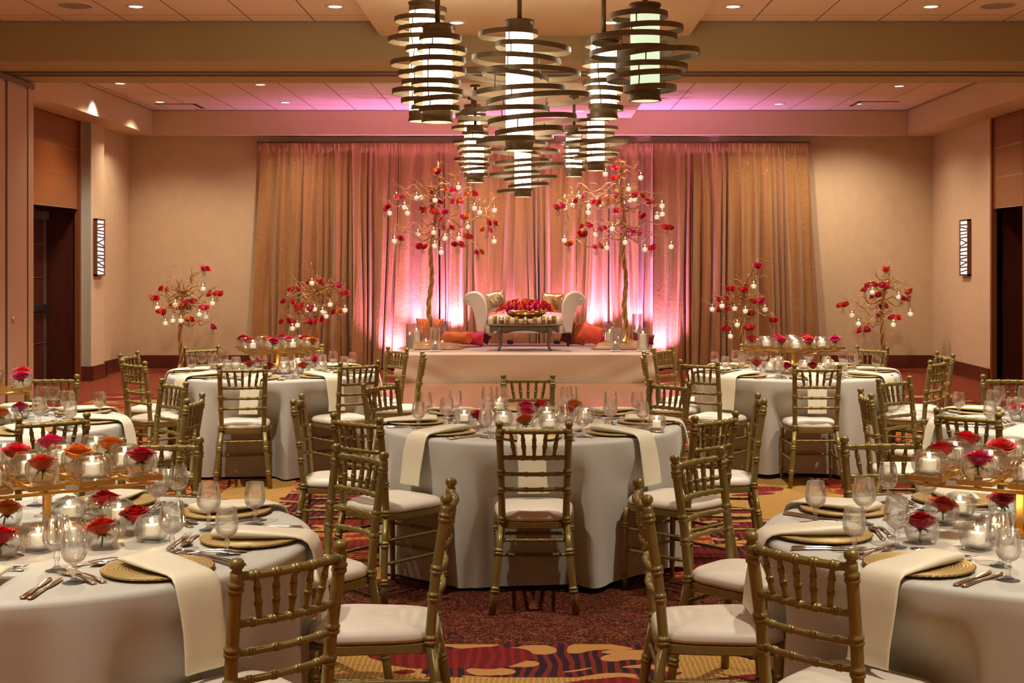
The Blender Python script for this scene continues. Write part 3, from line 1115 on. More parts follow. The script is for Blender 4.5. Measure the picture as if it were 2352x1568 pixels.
def napkin_mesh(seed):
    rnd = random.Random(seed)
    path = [(.122, .029, .003), (.118, .029, .024), (.08, .030, .030), (.02, .029, .027), (-.05, .027, .022), (-.11, .0255, .017), (-.155, .0235, .013), (-.182, .019, .012),
            (-.203, .006, .011), (-.216, -.02, .010), (-.228, -.07, .010), (-.238, -.13, .010), (-.246, -.19, .010), (-.250, -.238, .009), (-.2505, -.245, .003)]
    rs = []
    n = 18
    for i, (v, z, t) in enumerate(path):
        a, c = path[max(0, i - 1)], path[min(len(path) - 1, i + 1)]
        d = Vector((c[0] - a[0], c[1] - a[1])).normalized()
        nx = Vector((d.y, -d.x))      # outward normal in (v, z)
        if nx.y < 0 and i < 8: nx = -nx
        if i >= 8 and nx.x > 0: nx = -nx
        f = i / (len(path) - 1)
        hw = .066 + .010 * f + .003 * math.sin(i * 1.3 + seed)
        sh = .010 * math.sin(f * 3 + seed) * (1 if seed % 2 else -1)
        ring = []
        for j in range(n):
            w = 2 * PI * j / n
            cu, sn = math.cos(w), math.sin(w)
            x = math.copysign(abs(cu) ** .45, cu) * hw
            y = math.copysign(abs(sn) ** .7, sn) * t / 2
            # the folded edge is fuller on one side
            y *= 1.0 + .35 * (x / hw) * (1 if seed % 2 else -1) * (1 - f)
            y += .002 * math.sin(x * 60 + i * .7 + seed) * f
            ring.append((x + sh, v + nx.x * y, z + nx.y * y))
        rs.append(ring)
    return MB().rings(rs).mesh('napkin', M['napkin'])


def goblet_mesh(rb, h, name):
    k = h / .16
    prof = [(.001, 0), (.030, 0), (.034, .0015), (.033, .003), (.020, .006), (.010, .011), (.0065, .017), (.006, .030), (.0085, .036), (.0105, .042), (.009, .048), (.0065, .053), (.0085, .058),
            (.018, .063), (.028, .071), (rb * .93, .084), (rb, .098), (rb * .99, .114), (rb * .93, .133), (rb * .86, .150), (rb * .82, .159), (rb * .805, .160), (rb * .80, .159),
            (rb * .84, .149), (rb * .91, .132), (rb * .96, .113), (rb * .965, .098), (rb * .89, .086), (.026, .074), (.014, .067), (.001, .064)]
    return MB().lathe([(r, z * k) for r, z in prof], 26).mesh(name, M['glass'])


def loft(mb, secs, n=8):
    """secs: (x, y, z, half width, half thickness) along y"""
    rs = []
    for (x, y, z, w, t) in secs:
        rs.append([(x + w * math.cos(2 * PI * j / n), y, z + t * math.sin(2 * PI * j / n)) for j in range(n)])
    mb.rings(rs)


def fork_mesh():
    m = MB()
    loft(m, [(0, -.115, .003, .006, .001), (0, -.108, .004, .0105, .0018), (0, -.085, .006, .009, .002), (0, -.04, .010, .0045, .002), (0, .01, .009, .004, .002), (0, .035, .006, .006, .0015), (0, .05, .0045, .012, .0012), (0, .062, .005, .0125, .001)])
    for x in (-.0105, -.0035, .0035, .0105):
        loft(m, [(x, .060, .005, .0022, .001), (x, .085, .0065, .0017, .001), (x * .96, .112, .011, .0009, .0007)], 6)
    return m.mesh('fork', M['steel'])


def knife_mesh():
    m = MB()
    loft(m, [(0, -.12, .004, .005, .002), (0, -.113, .0045, .010, .0035), (0, -.07, .005, .0085, .0035), (0, -.02, .005, .0065, .003), (0, 0, .0045, .006, .0025), (.001, .012, .004, .009, .0012), (.001, .06, .004, .0105, .0010), (.000, .10, .004, .010, .0009), (-.004, .122, .004, .003, .0006)])
    return m.mesh('knife', M['steel'])


def spoon_mesh():
    m = MB()
    loft(m, [(0, -.10, .003, .005, .001), (0, -.094, .004, .0095, .0018), (0, -.07, .006, .007, .002), (0, -.03, .010, .0042, .002), (0, .015, .008, .0035, .002), (0, .03, .006, .005, .0015)])
    rs = []
    for k in range(9):
        t = k / 8
        w = .0205 * math.sin(PI * min(1, .06 + t * .94)) ** .7 + .0006
        y = .028 + t * .062
        ring = []
        for j in range(9):
            u = j / 8 * 2 - 1
            ring.append((u * w, y, .0025 + .0065 * u * u + .006 * (t - .5) ** 2 * 4 * .4))
        rs.append(ring)
    m.rings(rs, False, False, closed=False)
    return m.mesh('spoon', M['steel'])


ME = {'charger_plate': charger_mesh(), 'water_goblet': goblet_mesh(.041, .162, 'water_goblet'), 'wine_goblet': goblet_mesh(.0365, .148, 'wine_goblet'),
      'fork': fork_mesh(), 'knife': knife_mesh(), 'spoon': spoon_mesh()}
NAP = [napkin_mesh(s) for s in range(5)]
SEATS = {'centre': [270, 225, 180, 135, 90, 45, 0, 315], 'rear left': [270, 225, 180, 135, 90, 45, 0, 315], 'rear right': [270, 225, 180, 135, 90, 45, 0, 315],
         'front left': [270, 315, 0, 45, 90], 'front right': [225, 180, 135, 90], 'edge left': [315, 0, 45, 90], 'edge right': [225, 180, 135, 90]}
rnd = random.Random(11)
OBST = {t: [] for t in TABLES}
for t, seats in SEATS.items():
    cx, cy = TABLES[t]
    for ang in seats:
        a = math.radians(ang + rnd.uniform(-1.5, 1.5))
        px_, py_ = cx + .655 * math.cos(a), cy + .655 * math.sin(a)
        rz = a + PI / 2           # local +y points to the table centre
        fv = Vector((-math.cos(a), -math.sin(a)))
        ru = Vector((fv.y, -fv.x))

        def put(kind, me, u, v, rot, z, label, cat, group):
            p = Vector((px_, py_)) + ru * u + fv * v
            if proj_x(p.x, p.y) < -60 or proj_x(p.x, p.y) > 2412: return
            o = mobj(kind, me, None, (p.x, p.y, z), rz + rot)
            if kind in ('charger_plate', 'water_goblet', 'wine_goblet'):
                OBST[t].append((p.x, p.y, .170 if kind == 'charger_plate' else .043))
            tag(o, label, cat, group)
        w = '%s place of %s' % (SEAT[ang], TN[t])
        g = ' on ' + TN[t]
        j = lambda s: rnd.uniform(-s, s)
        put('charger_plate', ME['charger_plate'], 0, 0, j(1), ZT, 'round woven gold charger under the napkin at the ' + w, 'charger plate', 'gold chargers' + g)
        put('napkin', NAP[rnd.randrange(5)], j(.008), 0, j(.10), ZT, 'folded ivory napkin hanging off the cloth at the ' + w, 'napkin', 'ivory napkins' + g)
        put('water_goblet', ME['water_goblet'], .17 + j(.01), .19 + j(.012), 0, ZT, 'larger empty stemmed glass at the ' + w, 'glass', 'stemmed glasses' + g)
        put('wine_goblet', ME['wine_goblet'], .272 + j(.008), .04 + j(.012), 0, ZT, 'smaller empty stemmed glass at the ' + w, 'glass', 'stemmed glasses' + g)
        put('fork', ME['fork'], -.187, .085, j(.04), ZT, 'silver fork next to the charger rim at the ' + w, 'fork', 'silver forks' + g)
        put('fork', ME['fork'], -.217, .085 + j(.012), j(.04), ZT, 'outermost silver fork at the ' + w, 'fork', 'silver forks' + g)
        put('knife', ME['knife'], .187, -.02, j(.04), ZT, 'silver knife next to the charger rim at the ' + w, 'knife', 'silver knives' + g)
        put('knife', ME['knife'], .215, -.02 + j(.012), j(.05), ZT, 'outermost silver knife at the ' + w, 'knife', 'silver knives' + g)
        put('spoon', ME['spoon'], -.03, .192, PI / 2 + j(.06), ZT, 'silver dessert spoon above the charger at the ' + w, 'spoon', 'silver spoons' + g)
        put('fork', ME['fork'], -.04, .226, -PI / 2 + j(.06), ZT, 'silver dessert fork lying above the charger at the ' + w, 'fork', 'silver forks' + g)

# ------------------------------------------------------------------ roses, votive bowls, candles
def rose_mesh(N, nu, nv, name, m):
    mb = MB()
    rr = random.Random(N)
    for i in range(N):
        t = (i + .5) / N
        ph = i * 2.39996 + rr.uniform(-.2, .2)
        wa = 1.25 - .30 * t
        rt = .006 + .036 * t ** .9
        hg = .052 - .008 * t
        zb = -.004 * t

        def fn(uu, v_):
            u = uu * 2 - 1
            v = v_ * (1 - .22 * abs(u) ** 3)      # rounded petal outline
            r = .006 + (rt - .006) * (1 - (1 - v) ** 3.0)
            z = zb + hg * (v ** 1.05)
            c = max(0, (v - .62) / .38)
            r += (.001 + .013 * t) * c * c + .0015 * u * u * v
            z -= (.012 * t) * c * c + .003 * t * math.sin(2.6 * u + i) * v
            w = (.55 + .75 * v ** .5) * (1 - .16 * v ** 6)
            a = ph + u * wa * w * .85
            return (r * math.cos(a), r * math.sin(a), z)
        mb.grid(fn, nu, nv)
    return mb.mesh(name, m)


def stem_mesh():
    m = MB()
    m.tube([(0, 0, .004), (.004, .002, -.015), (.010, 0, -.032)], [.0035, .003, .003], 6)
    for k in range(5):
        a = k * PI * .4 + .4

        def fn(u, v):
            w = .008 * math.sin(PI * min(1, v + .05)) * (u * 2 - 1)
            r = .003 + .019 * v
            return (r * math.cos(a) - w * math.sin(a), r * math.sin(a) + w * math.cos(a), -.004 - .010 * v * v + .004 * abs(u * 2 - 1))
        m.grid(fn, 2, 5)
    return m.mesh('stem', M['stem'])


ROSE_HI = {c: rose_mesh(22, 10, 7, 'rose', m) for c, m in ROSE.items()}
ROSE_LO = {c: rose_mesh(15, 5, 4, 'rose', m) for c, m in ROSE.items()}
STEM = stem_mesh()
ROSE_P = {}
for c in ROSE:
    o = mobj('rose', ROSE_HI[c])
    mobj('stem', STEM, o)
    ROSE_P[c] = Proto(o)


def bowl_mesh():
    L = [(0, .031, 4), (.002, .035, 4), (.012, .0425, 3.8), (.030, .0495, 3.6), (.050, .0520, 3.5), (.065, .0500, 3.2), (.077, .0450, 2.7), (.083, .0415, 2.4), (.0845, .0395, 2.2), (.082, .0370, 2.2),
         (.075, .0385, 2.4), (.063, .0425, 2.7), (.048, .0440, 2.9), (.030, .0415, 3.0), (.016, .0355, 3.0), (.0105, .028, 3.0)]
    return MB().sup([(z, r, r, n) for z, r, n in L], 32).mesh('votive_bowl', M['bowlglass'])


BOWL = bowl_mesh()


def candle_proto(r, h, wax, salt=True, name='votive_candle'):
    root = mobj(name, MB().lathe([(r * .93, 0), (r, .002), (r, h - .003), (r * .95, h), (r * .6, h - .002), (.001, h - .003)], 20, cap0=True).mesh(name, wax))
    wk = MB().tube([(0, 0, h - .003), (.0006, 0, h + .006)], .0009, 5).build('wick', M['wick'], root)
    MB().lathe([(.0006, h + .002), (.0040, h + .006), (.0046, h + .010), (.0032, h + .016), (.0013, h + .022), (.0002, h + .026)], 10).build('flame', M['flame'], wk)
    if salt:
        MB().lathe([(.0275, .0), (.031, .003), (.027, .009), (.021, .012), (.001, .012)], 20).build('salt_bed', M['salt'], root)
    return root


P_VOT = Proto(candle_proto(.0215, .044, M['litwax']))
CANDLE_LAMPS = []
WARM = (1.0, .60, .27)


def fill_bowls(t, items, where, zb):
    """items: (x, y, content); named from left to right as the camera sees them"""
    items = sorted(items, key=lambda q: proj_x(q[0], q[1]))
    cc = {}
    for k, (x, y, c) in enumerate(items):
        if not -70 < proj_x(x, y) < 2420: continue
        rz = rnd.uniform(0, 1.5)
        spot_ = '%s from left %s %s' % (ORD[k], where, TN[t])
        o = mobj('votive_bowl', BOWL, None, (x, y, zb), rz)
        tag(o, 'clear glass bowl, ' + spot_, 'bowl', 'glass bowls ' + where + ' ' + TN[t])
        n = cc[c] = cc.get(c, 0) + 1
        if c == 'candle':
            o = P_VOT.place((x, y, zb + .0108), (0, 0, rz))
            tag(o, 'lit candle in the glass bowl %s' % spot_, 'candle', 'votive candles ' + where + ' ' + TN[t])
            CANDLE_LAMPS.append((x, y, zb + .0105 + .062, .45))
        else:
            s = rnd.uniform(.98, 1.12)
            o = ROSE_P[c].place((x, y, zb + .047), (rnd.uniform(-.2, .2), rnd.uniform(-.2, .2), rnd.uniform(0, 6)), s)
            tag(o, '%s rose in the glass bowl %s' % (c, spot_), 'rose', 'roses ' + where + ' ' + TN[t])


# gold risers: a pole carrying a lattice of bars and sixteen square trays
def make_riser():
    root = empty('centerpiece_riser')
    g = M['gold']
    MB().bevel_box(-.11, .11, -.11, .11, 0, .016, .003).build('base', g, root)
    MB().bevel_box(-.012, .012, -.012, .012, .014, .172, .002).build('pole', g, root)
    for k in range(4):
        c = (k - 1.5) * .16
        MB().bevel_box(-.285, .285, c - .0075, c + .0075, .170, .180, .001).build('bar', g, root)
        MB().bevel_box(c - .0075, c + .0075, -.285, .285, .180, .188, .001).build('bar', g, root)
    for i in range(4):
        for j in range(4):
            x, y = (i - 1.5) * .16, (j - 1.5) * .16
            m = MB()
            h = .057
            rs = []
            for (z, e) in ((.190, h - .014), (.194, h), (.210, h), (.210, h - .0035), (.204, h - .0035)):
                rs.append([(x - e, y - e, z), (x + e, y - e, z), (x + e, y + e, z), (x - e, y + e, z)])
            m.rings(rs, True, True, False)
            m.bevel_box(x - .011, x + .011, y - .011, y + .011, .184, .191, .001)
            m.build('tray', g, root)
    return root


PR = Proto(make_riser())
RIS = {'front left': (-1.64, 4.57, 35), 'front right': (1.66, 4.58, -32), 'rear left': (-2.09, 11.12, 21), 'rear right': (2.17, 11.17, 38), 'edge left': (-3.17, 7.72, 20), 'edge right': (3.15, 7.72, -20)}
RC = {'front left': {(1, 0): 'coral', (3, 0): 'crimson', (2, 1): 'orange', (0, 1): 'pink', (1, 2): 'scarlet', (3, 2): 'orange'},
      'front right': {(1, 0): 'pink', (0, 1): 'crimson', (2, 1): 'orange', (1, 2): 'scarlet', (3, 0): 'pink'},
      'rear left': {(1, 0): 'pink', (3, 0): 'orange', (0, 1): 'scarlet', (2, 1): 'pink', (1, 2): 'orange', (3, 2): 'scarlet', (0, 3): 'crimson'},
      'rear right': {(1, 0): 'pink', (3, 0): 'pink', (0, 1): 'pink', (2, 1): 'orange', (1, 2): 'pink', (0, 3): 'crimson', (2, 3): 'pink', (3, 2): 'scarlet'}}
for t, (x, y, deg) in RIS.items():
    o = PR.place((x, y, ZT), (0, 0, math.radians(deg)))
    tag(o, 'gold metal riser of square trays holding glass bowls on ' + TN[t], 'riser', 'gold centrepiece risers')
    items = []
    a = math.radians(deg)
    for i in range(4):
        for j in range(4):
            lx, ly = (i - 1.5) * .16, (j - 1.5) * .16
            c = 'candle' if (i + j) % 2 == 0 else RC.get(t, {}).get((i, j)) or rnd.choice(['pink', 'crimson', 'scarlet', 'orange', 'coral'])
            items.append((x + lx * math.cos(a) - ly * math.sin(a), y + lx * math.sin(a) + ly * math.cos(a), c))
    fill_bowls(t, items, 'on riser of', ZT + .2045)

# bowls standing on the cloth
def onz(lst, z=ZT + .003):
    return [(*on_z(px, py, z), c) for px, py, c in lst]


LOW = {
    'centre': onz([(1066, 973, 'candle'), (1100, 980, 'scarlet'), (1167, 946, 'candle'), (1156, 976, 'candle'), (1208, 957, 'pink'), (1209, 973, 'pink'), (1208, 992, 'orange'), (1243, 954, 'scarlet'),
                   (1262, 966, 'candle'), (1262, 985, 'candle'), (1302, 949, 'orange'), (1303, 967, 'crimson'), (1343, 968, 'candle'), (1508, 988, 'candle')]),
    'front left': onz([(151, 1201, 'candle'), (239, 1188, 'crimson'), (272, 1203, 'candle'), (312, 1225, 'scarlet'), (349, 1240, 'candle'), (236, 1257, 'coral'), (108, 1260, 'candle'), (36, 1213, 'orange'), (2, 1280, 'scarlet'), (150, 1252, 'candle')]),
    'front right': onz([(2117, 1244, 'crimson'), (2246, 1260, 'candle'), (2164, 1201, 'coral'), (2205, 1185, 'candle'), (2304, 1187, 'crimson'), (2330, 1225, 'candle')]),
    'rear left': onz([(572, 853, 'coral'), (618, 859, 'crimson'), (650, 858, 'candle'), (697, 857, 'coral'), (716, 844, 'pink'), (737, 853, 'candle'), (601, 842, 'scarlet'), (675, 842, 'candle')]),
    'rear right': onz([(1738, 852, 'scarlet'), (1768, 854, 'candle'), (1806, 857, 'scarlet'), (1848, 848, 'candle'), (1867, 858, 'crimson'), (1890, 856, 'candle'), (1905, 846, 'candle'), (1778, 843, 'candle')]),
    'edge left': onz([(22, 968, 'candle'), (47, 960, 'pink'), (2, 975, 'orange')]),
    'edge right': onz([(2340, 965, 'pink'), (2368, 972, 'candle')]),
}
for t, items in LOW.items():
    # nudge the bowls apart and clear of the plates, stems and riser base
    if t in RIS: OBST[t].append((RIS[t][0], RIS[t][1], .135))
    P_ = [[x, y] for x, y, c in items]
    for it in range(60):
        for i, p in enumerate(P_):
            for (ox, oy, orr) in OBST[t] + [(*q, .056) for k, q in enumerate(P_) if k != i]:
                dx, dy = p[0] - ox, p[1] - oy
                d = math.hypot(dx, dy) or 1e-6
                need = orr + .057
                if d < need:
                    p[0] += dx / d * (need - d) * .5
                    p[1] += dy / d * (need - d) * .5
    items = [(p[0], p[1], c) for p, (x, y, c) in zip(P_, items)]
    fill_bowls(t, items, 'on cloth of', ZT)
# ================================================================== DANCE FLOOR, STAGE AND BACKDROP
o = MB().bevel_box(-2.1, 2.02, 13.6, 18.36, 0, .022, .004).build('dance_floor', M['parquet'])
tag(o, 'portable wooden parquet dance floor laid on the carpet before the stage', 'dance floor')

SX0, SX1, SY0, SY1, SZ = -1.80, 1.66, 18.42, 20.80, .405
root = empty('stage', ((SX0 + SX1) / 2, SY0, 0))
hw = (SX1 - SX0) / 2
MB().box(-hw, hw, .03, SY1 - SY0, SZ - .05, SZ - .002).build('deck', M['deck'], root)
m = MB()
N = 180


def skirt(u, v):
    # runs up the left side, along the front and down the right side; falls from a folded top edge
    d = 1.6
    tot = 2 * d + 2 * hw
    s = u * tot
    if s < d:
        p, nrm = Vector((-hw, d - s)), Vector((-1, 0))
    elif s < d + 2 * hw:
        p, nrm = Vector((-hw + s - d, 0)), Vector((0, -1))
    else:
        p, nrm = Vector((hw, s - d - 2 * hw)), Vector((1, 0))
    if v < .15:
        k = v / .15
        return (*(p - nrm * (.34 * (1 - k)) * (1 if abs(nrm.y) > 0 else .3)), SZ + .004 - .006 * k)
    k = (v - .15) / .85
    x = p.x
    corner = math.exp(-((abs(x) - hw) / .55) ** 2)
    sag = .012 * math.sin(x * 3.2 + k * 4) * k + .05 * corner * k * (1 + .6 * math.sin(8 * k + 9 * abs(x)))
    off = .012 + .02 * k + sag
    q = p + nrm * off
    return (q.x, q.y, (SZ - .002) * (1 - k) + .02 * k)


m.grid(skirt, N, 26)
m.build('skirt', M['stagecloth'], root)
tag(root, 'low stage with grey top and ivory cloth skirt behind the dance floor', 'stage')

o = MB().lathe([(.001, .006), (.60, .006), (.62, .003), (.62, 0)], 64).build('round_mat', M['rug'], None, (-.08, 19.12, SZ - .001))
o.scale = (1.0, .78, 1)
tag(o, 'thin pale round mat under the coffee table on stage', 'mat')

# --- drapes
ZR, YD = 3.50, 20.95
edges_top = [598, 700, 808, 915, 1020, 1125, 1232, 1326, 1428, 1500, 1592, 1700, 1790, 1855]
edges_bot = [579, 692, 812, 905, 1025, 1120, 1240, 1322, 1432, 1498, 1588, 1708, 1800, 1884]
names = ['outermost gold drape panel on the partition side', 'second gold drape panel from the partition side', 'third drape panel, rosy gold, behind the small tree gap', 'drape panel behind the partition-side tall tree',
         'drape panel between the tall tree and the sofa arm', 'drape panel behind the sofa, partition-side half', 'drape panel behind the bowl of roses', 'drape panel behind the sofa, doorway-side half',
         'drape panel beside the doorway-side tall tree trunk', 'pink-lit drape panel behind the tall hurricane candles', 'gold drape panel just past the stage corner', 'second gold drape panel from the doorway side', 'outermost gold drape panel on the doorway side']
for i in range(len(names)):
    rr = random.Random(40 + i)
    xt0, xt1 = ((e - CX) / F * YD for e in edges_top[i:i + 2])
    xb0, xb1 = ((e - CX) / F * YD for e in edges_bot[i:i + 2])
    wid = xt1 - xt0
    nf = max(2, round(wid / (.20 if i < 3 or i > 9 else .26)))
    ph = [rr.uniform(0, 6) for _ in range(6)]
    cx_ = rr.uniform(.3, .7)

    def fn(u, v, xt0=xt0, xt1=xt1, xb0=xb0, xb1=xb1, nf=nf, ph=ph, i=i):
        z = ZR - v * (ZR - .015)
        x = (xt0 * (1 - v) + xb0 * v) * (1 - u) + (xt1 * (1 - v) + xb1 * v) * u
        w = nf * u + .45 * math.sin(2 * PI * u + ph[0]) + .22 * math.sin(4 * v + ph[1] + 5 * u) * v + .28 * math.sin(6.3 * u * 2 + ph[2] + v)
        a = 2 * PI * w
        amp = .016 + .030 * min(1, v * 2.4) + .010 * v
        amp *= (.65 + .5 * math.sin(u * 9 + ph[3])**2) * (.78 if i < 3 or i > 9 else .95)
        y = amp * (math.sin(a) + .30 * math.sin(2.3 * a + ph[4]) * (1 - .5 * v) + .10 * math.sin(4.7 * a + ph[2] + 2 * v)) + .045 * math.sin(2 * PI * u * 1.5 + ph[5]) * v
        if v < .045:      # gathered heading on the rod pocket
            y = -.045 + y * .2 + .010 * math.sin(a * 3.3 + 1) * (1 if v < .03 else .4)
        x += .012 * math.sin(a + 1.2) * (.3 + v)
        end = math.exp(-((u) / .03) ** 2) + math.exp(-((1 - u) / .03) ** 2)
        y += -.03 * end * (.3 + v) + (.012 if i % 2 else -.012)
        # soft horizontal drag wrinkles low down
        y += .004 * math.sin(38 * v + 7 * u + ph[1]) * v * math.sin(3 * u * PI)
        return (x - (xt0 + xt1) / 2, y, z)
    mb = MB().grid(fn, nf * 30, 44)
    o = mb.build('drape_panel', M['drape'], None, ((xt0 + xt1) / 2, YD, 0))
    tag(o, names[i], 'curtain', 'backdrop drape panels')
xa, xb = (594 - CX) / F * YD, (1857 - CX) / F * YD
root = empty('curtain_rod', (0, YD, 0))
MB().tube([(xa, 0, ZR + .01), (xb, 0, ZR + .01)], .018, 10).build('rod', M['bronze'], root)
for x in (xa, xb):
    MB().sphere((x, 0, ZR + .01), .032, 10, 8).build('finial', M['bronze'], root)
for e in (598, 873, 1225, 1567, 1850):
    x = (e - CX) / F * YD
    MB().tube([(x, .19, 0), (x, .19, ZR + .06)], .016, 8).build('upright', M['metal'], root)
tag(root, 'dark backdrop pipe across the wall carrying the gold drapes', 'curtain rod')

# --- pink uplights on the deck and the floor behind it
root = empty('uplight')
MB().lathe([(.045, 0), (.05, .01), (.05, .06), (.044, .064), (.038, .05), (.001, .049)], 20, cap0=True).build('can', M['black'], root)
M['pinklens'] = emit('pink lamp lens', (1.0, .35, .55), 12, False)
MB().lathe([(.038, .054), (.001, .056)], 18).build('lens', M['pinklens'], root)
PU = Proto(root)
PINK = (1.0, .34, .95)
UP = [(905, 20.70, .0, 'beside the stage, partition-side corner', 1.0), (955, 20.72, SZ, 'behind the clustered hurricane candles, partition side', .8), (1036, 20.72, SZ, 'behind the raspberry floor pillow', 1.25), (1172, 20.74, SZ, 'under the sofa, partition-side half', .45),
      (1279, 20.74, SZ, 'under the sofa, doorway-side half', .45), (1376, 20.72, SZ, 'behind the tomato red pillow', 1.25), (1462, 20.72, SZ, 'behind the tall hurricane glasses', .8), (1516, 20.70, .0, 'beside the stage, doorway-side corner', 1.2)]
for (px, Y, z, w, k) in UP:
    x = (px - CX) / F * Y
    if not SX0 - .02 < x < SX1 + .02: z = 0
    o = PU.place((x, Y, z), (0, 0, 0))
    tag(o, 'small black uplight can ' + w, 'uplight', 'pink drape uplights')
    spot('uplight_beam', (x, Y - .02, z + .12), (x, Y + .26, z + 1.7), 140 * k, PINK if px < 1450 else (1.0, .38, 1.15), 104, 1.0, .03)

# ================================================================== SOFA, COFFEE TABLE AND WHAT STANDS ON THEM
SCX, SCY = -.10, 20.10
root = empty('sofa', (SCX, SCY, SZ))
Z0 = .60 - SZ
prof = [(.60, .60), (.588, .68), (.565, .80), (.555, .90), (.557, 1.0), (.572, 1.07), (.60, 1.13), (.64, 1.18), (.70, 1.212), (.76, 1.222), (.82, 1.212), (.87, 1.188), (.905, 1.15), (.92, 1.105), (.912, 1.06), (.885, 1.028), (.845, 1.018), (.81, 1.022), (.785, .98), (.76, .90), (.735, .80), (.715, .70), (.705, .60)]
for s in (-1, 1):
    rs = []
    cxp = sum(p[0] for p in prof) / len(prof)
    czp = sum(p[1] for p in prof) / len(prof)
    for (y, k) in ((0.0, .86), (.008, .93), (.03, .985), (.06, 1.0), (.42, 1.0), (.45, .985), (.472, .93), (.48, .86)):
        d = (1 - k) * .35
        rs.append([(s * (p[0] + (cxp - p[0]) * (1 - k)), y, (p[1] + (czp - p[1]) * (1 - k) * .6) - SZ) for p in prof])
    arm = MB().rings(rs).build('arm', M['sofa'], root)
    MB().sphere((s * .845, -.002, 1.105 - SZ), .014, 8, 6).build('button', M['sofa'], arm)
MB().sup([(Z0, .60, .235, 9, 0, .24), (Z0 + .01, .605, .238, 9, 0, .24), (Z0 + .11, .605, .238, 9, 0, .24), (Z0 + .13, .60, .235, 9, 0, .24)], 48).build('base', M['sofa'], root)
MB().sup([(Z0 + .125, .545, .22, 8, 0, .235), (Z0 + .14, .553, .235, 7, 0, .235), (Z0 + .20, .555, .24, 6, 0, .235), (Z0 + .245, .545, .225, 5, 0, .235), (Z0 + .268, .50, .19, 4, 0, .235), (Z0 + .278, .40, .13, 3, 0, .235), (Z0 + .280, .2, .05, 2, 0, .235)], 48).build('seat_cushion', M['sofa'], root)
for s in (-1, 1):
    for y in (.05, .43):
        MB().lathe([(.016, 0), (.020, .05), (.024, .09), (.030, .12), (.026, .13), (.034, .15), (.034, Z0)], 12, s * .655, y, cap0=True).build('leg', M['darkleg'], root)
tag(root, 'white backless settee with two tufted scroll arms on the stage', 'sofa')

# coffee table
TX, TY = -.095, 19.22
root = empty('coffee_table', (TX, TY, SZ + .006))
TH = .372
MB().sup([(TH - .022, .535, .262, 2.6), (TH - .016, .548, .272, 2.6), (TH - .006, .548, .272, 2.6), (TH, .54, .266, 2.6)], 64).build('table_top', M['antique'], root)
rs = []
n = 64
for lev in range(3):
    ring = []
    for j in range(n):
        t = 2 * PI * j / n
        c, s_ = math.cos(t), math.sin(t)
        a_, b_ = (.50, .235) if lev < 2 else (.49, .225)
        x = a_ * math.copysign(abs(c) ** .62, c)
        y = b_ * math.copysign(abs(s_) ** .62, s_)
        z = TH - .02 if lev == 0 else TH - .105 + .018 * math.cos(t * 8)
        ring.append((x, y, z))
    rs.append(ring)
MB().rings(rs, False, False).build('apron', M['antique'], root)
for s in (-1, 1):
    for f in (-1, 1):
        x, y = s * .34, f * .19
        MB().tube([(x, y, TH - .03), (x + s * .012, y + f * .01, TH - .08), (x + s * .022, y + f * .018, TH - .13), (x + s * .008, y + f * .006, .14), (x - s * .002, y, .08), (x + s * .008, y + f * .006, .03), (x + s * .022, y + f * .018, .010), (x + s * .03, y + f * .024, 0.002)],
                  [.036, .038, .034, .022, .015, .015, .021, .018], 12).build('leg', M['antique'], root)
tag(root, 'antiqued grey wood coffee table with cabriole legs before the settee', 'coffee table')

BX, BY, BZ = -.077, 19.22, SZ + TH + .006
root = empty('pedestal_bowl', (BX, BY, BZ))
MB().lathe([(.075, 0), (.072, .008), (.035, .025), (.028, .05), (.034, .075)], 32, cap0=True).build('foot', M['goldbowl'], root)
L = [(.070, .03), (.074, .10), (.086, .17), (.106, .225), (.134, .262), (.165, .282), (.176, .286), (.174, .280), (.15, .255)]
BOWLTOP = .176
MB().sup([(z, r, r * .62, 2.2) for z, r in L], 48).build('bowl', M['goldbowl'], root)
tag(root, 'wide gold pedestal bowl heaped with roses on the coffee table', 'bowl')
rr = random.Random(5)
pts = []
for ring, (k, n_, z) in enumerate(((.98, 22, .205), (.90, 18, .245), (.72, 14, .278), (.46, 9, .298), (.15, 4, .306))):
    for j in range(n_):
        a = 2 * PI * (j + .5 * (ring % 2)) / n_ + rr.uniform(-.08, .08)
        pts.append((BX + k * .36 * math.cos(a), BY + k * .21 * math.sin(a), BZ + z + rr.uniform(-.012, .012), a, k))
for (px, py) in ((1146, 711), (1156, 706), (1255, 709), (1267, 708)):
    p = at(px, py, 19.15)
    pts.append((p.x, p.y, p.z - .02, 0 if px > 1200 else PI, 1.3))
pts.sort(key=lambda q: proj_x(q[0], q[1]))
cn = {}
for (x, y, z, a, k) in pts:
    c = rr.choice(['crimson', 'crimson', 'scarlet', 'pink', 'pink', 'orange', 'coral', 'scarlet'])
    n_ = cn[c] = cn.get(c, 0) + 1
    tilt = min(1.15, .15 + k * .85)
    o = mobj('rose', ROSE_LO[c], None, (x, y, z), 0)
    o.rotation_euler = Vector((math.cos(a) * math.sin(tilt), math.sin(a) * math.sin(tilt), math.cos(tilt))).to_track_quat('Z', 'Y').to_euler()
    o.scale = (.92,) * 3
    tag(o, '%s %s rose from left heaped in the gold pedestal bowl' % (ORD[n_ - 1], c), 'rose', 'roses in the pedestal bowl')

